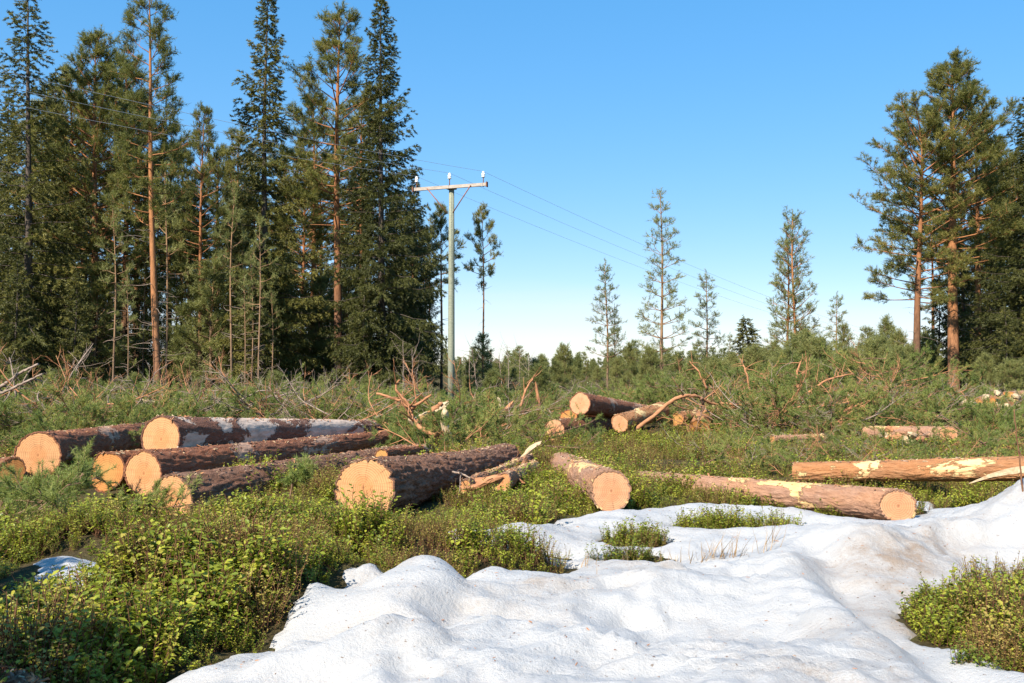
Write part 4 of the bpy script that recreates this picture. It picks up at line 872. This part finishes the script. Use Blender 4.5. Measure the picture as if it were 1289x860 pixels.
def branch(label, pts, r0, r1, mat, side=0, seed=0, group=None, name='bare_branch', slen=0.5):
    rg = np.random.default_rng(seed); pts = np.array([list(p) for p in pts]); n = len(pts); m_ = n * 5
    tt = np.linspace(0, n - 1, m_); P = np.stack([np.interp(tt, np.arange(n), pts[:, k]) for k in range(3)], -1)
    for _ in range(3): P[1:-1] = (P[:-2] + 2 * P[1:-1] + P[2:]) / 4
    P += rg.normal(size=P.shape) * r0 * 0.18
    mb = MB(); mb.tube(P, np.linspace(r0, r1, m_), 9, 0, jitter=0.22, rng=rg)
    side = side + 3 if side else 2
    for q in range(side):
        i_ = rg.integers(m_ // 5, m_ - 1); d = norm(P[min(m_ - 1, i_ + 1)] - P[i_ - 1]) * 0.6 + unit(rg, 1)[0]
        lp = arc(P[i_], d, slen * rg.uniform(0.4, 1.2), 5, rg.uniform(-0.6, 0.6), rg, 0.12)
        mb.tube(lp, np.linspace(r1 * 0.9, r1 * 0.25, 6), 5, 0)
    base = Vector(P[0]); V = [v - np.array(base) for v in mb.v]; mb.v = V
    o = obj(name, mb.mesh(name, [M[mat]])); o.location = base
    return tag(o, label, 'branch', group)
Y = 19.2
branch('thick orange branch arching over the second log pile', [at(798, 542, Y), at(825, 522, Y), at(848, 502, Y), at(866, 497, Y), at(882, 500, Y + .2), at(894, 508, Y + .4), at(925, 509, Y + .5), at(955, 513, Y + .6), at(1010, 518, Y + .8)], 0.042, 0.016, 'twig_orange', 9, 401)
branch('short thick stub forking down from the arching branch', [at(882, 500, Y + .2), at(886, 512, Y + .3), at(880, 528, Y + .3)], 0.04, 0.015, 'twig_brown', 2, 402)
Y = 16
branch('orange forked branch rising from the boughs by the torn white wood', [at(550, 548, Y - .5), at(525, 537, Y - .2), at(518, 525, Y), at(517, 514, Y), at(500, 503, Y), at(474, 495, Y + .1)], 0.042, 0.020, 'twig_orange', 2, 403)
branch('upright orange prong of the forked branch with a broken tip', [at(518, 520, Y), at(514, 508, Y), at(496, 489, Y), at(503, 478, Y)], 0.028, 0.014, 'twig_orange', 1, 404)
branch('slanting orange prong reaching up beside the utility pole', [at(517, 514, Y), at(530, 506, Y), at(543, 497, Y)], 0.026, 0.018, 'twig_orange', 0, 405)
branch('curved brown limb joining the white twisted slab', [at(520, 533, Y), at(538, 524, Y + .2), at(548, 514, Y + .3), at(556, 509, Y + .3)], 0.055, 0.040, 'twig_orange', 0, 406)
branch('long grey stick poking out of the boughs, upper of two', [at(-30, 500, 17), at(0, 488, 17), at(25, 470, 17), at(48, 458, 17)], 0.035, 0.020, 'twig_grey', 1, 407)
branch('long grey stick poking out of the boughs, lower of two', [at(-30, 502, 16.5), at(5, 494, 16.5), at(30, 482, 16.5), at(54, 471, 16.5)], 0.028, 0.014, 'twig_grey', 1, 408)
branch('thin pale stick leaning across the bark scraps by the butt log', [at(570, 594, 10.8), at(580, 596, 10.6), at(592, 602, 10.4)], 0.012, 0.008, 'twig_grey', 0, 409)
branch('tall thin reddish stem standing in the snow bank', [at(1293, 680, 7.4), at(1288, 620, 7.5), at(1281, 560, 7.5), at(1276, 515, 7.5)], 0.008, 0.004, 'stem_red', 1, 410, slen=0.15)
G5 = 'orange limbs in the tangled heap'
for i, (a, b_, c, Y) in enumerate((((1010, 500), (1040, 478), (1075, 470), 21), ((975, 520), (1010, 512), (1055, 510), 19.5), ((1090, 500), (1115, 489), (1150, 484), 24), ((945, 500), (940, 470), (932, 452), 24), ((1005, 495), (1002, 470), (1008, 455), 22), ((1060, 520), (1085, 507), (1120, 512), 20), ((890, 490), (880, 468), (868, 455), 25), ((655, 512), (662, 490), (675, 470), 21))):
    branch('bare orange limb sticking out of the tangled bough heap', [at(*a, Y), at(*b_, Y), at(*c, Y + .2)], 0.032, 0.012, 'twig_orange', 4, 420 + i, G5)
G6 = 'grey curved twigs before the dense stand'
for i, (a, b_, c, Y) in enumerate((((300, 505), (330, 490), (365, 500), 19), ((310, 515), (345, 495), (390, 520), 18.5), ((95, 470), (100, 455), (112, 440), 20), ((140, 520), (135, 500), (145, 485), 18), ((330, 512), (360, 494), (395, 497), 19.5), ((20, 500), (16, 470), (12, 450), 18), ((75, 500), (90, 470), (118, 432), 19), ((60, 520), (45, 500), (60, 475), 17))):
    branch('grey brown bare twig curving out of boughs before the dense stand', [at(*a, Y), at(*b_, Y), at(*c, Y + .2)], 0.020, 0.007, 'twig_grey', 5, 440 + i, G6)
G7 = 'bare birch saplings beyond the utility pole'
for i, (px, tp, Y) in enumerate(((588, 450, 40), (600, 440, 42), (640, 432, 44), (652, 440, 45), (662, 446, 42), (632, 448, 40), (572, 452, 38), (518, 440, 34), (505, 430, 35))):
    a = at(px, 500, Y); b_ = at(px + rnd.uniform(-6, 6), tp, Y); a.z = zg(a.x, a.y)
    branch('thin leafless grey sapling beyond the utility pole', [a, (a + b_) / 2 + Vector((0.05, 0, 0)), b_], 0.022, 0.008, 'twig_grey', 14, 460 + i, G7, 'bare_sapling', 0.9)

# pine boughs lying before the logs, close enough to see as single things
def near_bough(label, p, q, seed, L=1.3, scale=1.0, tilt=-0.5, group=None, yaw=None):
    o = obj('pine_bough', bough_mesh(seed, L=L, k=60, ntw=14, blade=0.06, width=0.0055), None); o.location = p
    o.rotation_euler = (q, tilt, yaw); o.scale = (scale,) * 3
    return tag(o, label, 'bough', group)
G8 = 'green pine boughs in front of the sawn ends'
for i, (px, py, Y, yaw, tilt) in enumerate(((60, 655, 8.9, 2.2, -0.22), (95, 650, 9.0, 1.9, -0.16), (25, 660, 8.7, 2.6, -0.25), (110, 665, 8.6, 2.9, -0.2), (85, 675, 8.2, 1.9, -0.22), (5, 645, 9.2, 2.4, -0.3), (60, 690, 7.8, 2.9, -0.25), (110, 682, 8.0, 0.2, -0.06), (0, 675, 8.2, 1.0, -0.28), (-10, 660, 8.6, 0.4, -0.25), (30, 690, 7.8, 0.6, -0.2), (140, 690, 7.8, 2.7, -0.1))):
    near_bough('green pine bough lying before the sawn ends of the pile', at(px, py, Y), rnd.uniform(-0.5, 0.5), 500 + i, 0.9 + 0.3 * rnd.random(), 0.85, tilt, G8, yaw)
near_bough('small upright pine sprig before the scaly barked log', at(365, 628, 9.3), 0, 520, 0.42, 0.8, -1.35, None, 0.3)
for i, (px, py, Y) in enumerate(((738, 560, 17), (672, 552, 17.5))):
    near_bough('pine bough tucked against the logs of the second pile', at(px, py, Y), 0.2, 530 + i, 0.7, 0.6, -0.4, 'boughs against the second pile', 1.0 + i)

# ------------------------------------------------------------------ shrub clumps and grass standing in the snow
def clump(label, cx, cy, rx, ry, n, seed, scale=1.0, name='berry_shrub', heath=False, hump=0.0):
    rg = np.random.default_rng(seed); mb = MB(); k = 0
    while k < n:
        u, v_ = rg.uniform(-1, 1, 2)
        if u * u + v_ * v_ > 1: continue
        x_, y_ = cx + u * rx, cy + v_ * ry; src = HEATH_MB if heath and rg.uniform() < 0.7 else SPRIG_MB; s = src[rg.integers(0, len(src))]; a = rg.uniform(0, 6.28); c, sn = math.cos(a), math.sin(a)
        z_ = zg(x_, y_) + hump * (1 - u * u - v_ * v_); sc_ = scale * rg.uniform(0.7, 1.25) * (1.1 - 0.35 * (u * u + v_ * v_)); tl = rg.normal(0, 0.15); dt = rg.normal(0, 0.2)
        rot = np.array([[c, -sn, 0], [sn, c, 0], [tl, 0, 1]])
        V = np.concatenate(s.v) @ rot.T * sc_ + np.array([x_ - cx, y_ - cy, z_]); base = mb.n
        mb.v.append(V); mb.n += len(V); mb.tint.append(np.clip(np.concatenate(s.tint) + dt, 0, 1))
        for ff, mm, sm_ in zip(s.f, s.m, s.sm): mb.f.append(ff + base); mb.m.append(mm); mb.sm.append(sm_)
        k += 1
    o = obj(name, mb.mesh(name, [M['heath_leaf' if heath else 'shrub_leaf'], M['stem_red']])); o.location = (cx, cy, 0)
    return tag(o, label, 'shrub')
(h0, h1, h2, h3) = [h[0] for h in HOLES]
clump('small round berry shrub alone in the snow near the peach log end', h0[0], h0[1], 0.24, 0.17, 70, 601, 1.1)
clump('flat little berry shrub in the snow below the round one', h1[0], h1[1], 0.30, 0.08, 45, 602, 0.8)
clump('wide berry shrub in the snow in front of the long straight log', h2[0], h2[1], 0.58, 0.22, 150, 603, 1.0)
clump('large berry shrub in the hollow beside the trough of the snow bank', 2.86, 5.38, 0.70, 0.50, 400, 604, 1.2, hump=0.12)
clump('berry shrub with brownish leaves at the foot of the snow bank', 2.58, 4.75, 0.42, 0.30, 190, 605, 1.0, hump=0.04, heath=True)
clump('brown mossy hummock behind the large berry shrub', 2.95, 5.92, 0.34, 0.20, 110, 607, 0.9, heath=True, hump=0.14)
clump('tiny berry shrub poking from the edge of the melting snow', 2.16, 4.56, 0.13, 0.09, 24, 606, 0.8)
def grass(label, x, y, n, h, seed, spread=0.35, group=None, mat='dry_grass'):
    rg = np.random.default_rng(seed); mb = MB()
    for k in range(n):
        a = rg.uniform(0, 6.28); sp = arc([rg.normal() * 0.05, rg.normal() * 0.03, -0.04], [math.cos(a) * spread + 0.15, math.sin(a) * spread, 1], h * rg.uniform(0.5, 1.2), 5, -0.3, rg, 0.12)
        w = rg.uniform(0.002, 0.005); s = np.array([math.sin(a) * w, -math.cos(a) * w, 0]); wd = np.linspace(1, 0.15, 6)[:, None]
        V = np.concatenate([sp - s * wd, sp + s * wd]); F = [[i, i + 1, i + 7, i + 6] for i in range(5)]
        mb.add(V, F, 0, rg.uniform(), smooth=False)
    o = obj('dry_grass_tuft', mb.mesh('dry_grass_tuft', [M[mat]])); o.location = (x, y, zt(x, y)); return tag(o, label, 'grass', group)
for i, (px, py, n, h) in enumerate(((840, 682, 12, 0.16), (880, 683, 16, 0.20), (897, 682, 18, 0.22), (915, 682, 18, 0.22), (958, 690, 12, 0.26), (930, 684, 8, 0.18), (975, 682, 6, 0.24), (735, 690, 8, 0.14), (760, 712, 5, 0.10), (790, 686, 7, 0.15))):
    x_, y_ = on_ground(px, py, 0.18); grass('dry reddish grass tuft poking up through the open snow', x_, y_, n, h, 620 + i, group='dry grass in the snow')
for i, (px, py, n, h) in enumerate(((1205, 712, 9, 0.22), (1188, 700, 6, 0.22), (1290, 700, 8, 0.20))):
    x_, y_ = on_ground(px, py, 0.28); grass('bare twiggy sprig rising behind the large berry shrub', x_, y_, n, h, 640 + i, group='sprigs behind the large shrub')

# ------------------------------------------------------------------ utility pole and its wires
PY = 33.0; pb = at(568, 505, PY); pz = zg(pb.x, PY)
top = at(568, 234, PY); PH = top.z - pz
LINE = Vector((0.55, 0.835, 0)).normalized(); ARM = Vector((LINE.y, -LINE.x, 0))
pole = thing('utility_pole', 'grey green wooden utility pole with crossarm and three white insulators', 'utility pole', (pb.x, PY, pz))
pole.rotation_euler = (0, 0, math.atan2(ARM.y, ARM.x) * 0.62)
mb = MB(); mb.tube([[0, 0, -0.6], [0, 0, PH * 0.3], [0, 0, PH * 0.7], [0, 0, PH]], [0.122, 0.112, 0.100, 0.088], 16, 0); obj('shaft', mb.mesh('shaft', [M['pole_wood']]), pole)
AL = 2.65; AZ = PH - 0.02
mb = MB(); mb.box((0.02, -0.17, AZ - 0.05), (AL, 0.09, 0.105)); arm = obj('crossarm', mb.mesh('crossarm', [M['arm_wood']]), pole)
for sx in (-1, 1):
    mb = MB(); mb.box((sx * (AL / 2 + 0.03), -0.17, AZ - 0.05), (0.03, 0.13, 0.17)); obj('end_plate', mb.mesh('end_plate', [M['rust']]), arm)
    mb = MB(); mb.tube([[sx * 0.10, -0.125, AZ - 0.92], [sx * 0.80, -0.24, AZ - 0.06]], 0.018, 6, 0); obj('brace', mb.mesh('brace', [M['rust']]), pole)
mb = MB(); mb.box((0, -0.005, AZ - 0.04), (0.27, 0.26, 0.12)); obj('clamp', mb.mesh('clamp', [M['rust']]), pole)
INS = [(-AL / 2 + 0.10, AZ + 0.03), (0.0, AZ + 0.06), (AL / 2 - 0.10, AZ + 0.03)]
for ix, iz in INS:
    mb = MB(); mb.lathe((ix, -0.17, iz + 0.16), [(0.0, 0), (0.055, 0.0), (0.064, 0.03), (0.045, 0.06), (0.064, 0.09), (0.058, 0.13), (0.034, 0.15), (0.042, 0.18), (0.034, 0.20), (0, 0.205)]); ins = obj('insulator', mb.mesh('insulator', [M['porcelain']]), pole)
    mb = MB(); mb.tube([[ix, -0.17, iz - 0.16], [ix, -0.17, iz + 0.18]], 0.016, 6, 0); obj('pin', mb.mesh('pin', [M['rust']]), ins)
mat3 = Matrix.Rotation(pole.rotation_euler[2], 3, 'Z')
for w, (ix, iz) in enumerate(INS):
    p0 = mat3 @ Vector((ix, -0.17, iz + 0.36)) + pole.location; mb = MB(); pts = []
    for s in np.linspace(-1, 0, 30):                               # span towards the near pole, out of the frame
        q = p0 + LINE * 52 * s; q.z += 1.1 * (1 - (2 * s + 1) ** 2) * -1 + 0.5 * -s; pts.append(q)
    for s in np.linspace(0, 1, 40)[1:]:                            # span down the far slope
        q = p0 + LINE * 95 * s; q.z += -1.6 * (1 - (2 * s - 1) ** 2) - 3.6 * s; pts.append(q)
    mb.tube([list(q) for q in pts], 0.0048, 5, 0); o = obj('power_line', mb.mesh('power_line', [M['wire']]))
    tag(o, ['power line wire on the crossarm end nearer the dense stand', 'middle power line wire over the pole top', 'power line wire on the crossarm end over the open clearing'][w], 'wire', 'power lines')

# ------------------------------------------------------------------ bark chips and sawdust flakes lying on the logs and about them
FLAKES = []
for i in range(6):
    rg = np.random.default_rng(700 + i); mb = MB(); n_ = 6; a = np.sort(rg.uniform(0, 6.28, n_)); L_ = rg.uniform(0.02, 0.05)
    V = np.stack([np.cos(a) * L_, np.sin(a) * L_ * rg.uniform(0.3, 0.6), rg.normal(0, 0.004, n_)], -1); V2 = V * 0.9 + np.array([0, 0, 0.006])
    F = [[k, (k + 1) % n_, n_ + (k + 1) % n_, n_ + k] for k in range(n_)]
    mb.add(np.concatenate([V, V2]), F, 0, smooth=False); mb.add(V2, [list(range(n_))], 0, smooth=False)
    FLAKES.append(mb.mesh('flake', [M[['torn_wood', 'twig_orange', 'twig_brown', 'twig_orange', 'twig_grey', 'torn_wood'][i]]]))
P, RT = [], []
for t in [o for o in COL.objects if o.name.split('.')[0] == 'log' and o.type == 'EMPTY' and o.location.y < 24]:
    bk = [c for c in t.children if c.name.startswith('bark')][0].data
    co = np.empty(len(bk.vertices) * 3, np.float32); bk.vertices.foreach_get('co', co); co = co.reshape(-1, 3)
    mw = np.array(Matrix.LocRotScale(t.location, t.rotation_euler, t.scale)); wv = co @ mw[:3, :3].T + mw[:3, 3]
    nz = co[:, 2] / (np.linalg.norm(co[:, 1:], axis=1) + 1e-6)
    c_ = np.where(nz > 0.80)[0]
    m_ = int(min(260, 42 * co[:, 0].max() * 1.0)); idx_ = rng.choice(c_, m_)
    P.append(wv[idx_] + np.array([0, 0, 0.004])); RT.append(np.stack([rng.normal(0, 0.35, m_), rng.normal(0, 0.35, m_), rng.uniform(0, 6.28, m_)], -1))
P = np.concatenate(P); RT = np.concatenate(RT); n = len(P)
scatter('bark_chips', P, RT, rng.uniform(0.35, 1.1, n), rng.integers(0, 6, n), FLAKES, 'bark chips and pale wood flakes littering the tops of the logs', 'bark chips')

# needles, twig ends and bark grit lying on the melting snow
n = 5200; Yl = rng.uniform(3.8, 10.2, n); X = rng.uniform(-2.2, 4.6, n)
k_ = (snow_sd(X, Yl) > 0.05) & (np.abs(X) < 0.55 * Yl) & (rng.uniform(0, 1, n) < 0.25 + 0.75 * smooth(-0.1, 0.4, fbm(X * 1.4, Yl * 1.4, 88, 3)) + grime(X, Yl)); X, Yl = X[k_], Yl[k_]; n = len(X)
scatter('snow_litter', np.stack([X, Yl, snow_z(X, Yl) + 0.001], -1), np.stack([rng.normal(0, 0.2, n), rng.normal(0, 0.2, n), rng.uniform(0, 6.28, n)], -1), rng.uniform(0.06, 0.32, n) * rng.uniform(0.6, 1.4, n), rng.integers(1, 5, n), FLAKES, 'specks of bark and needles scattered over the melting snow', 'litter')
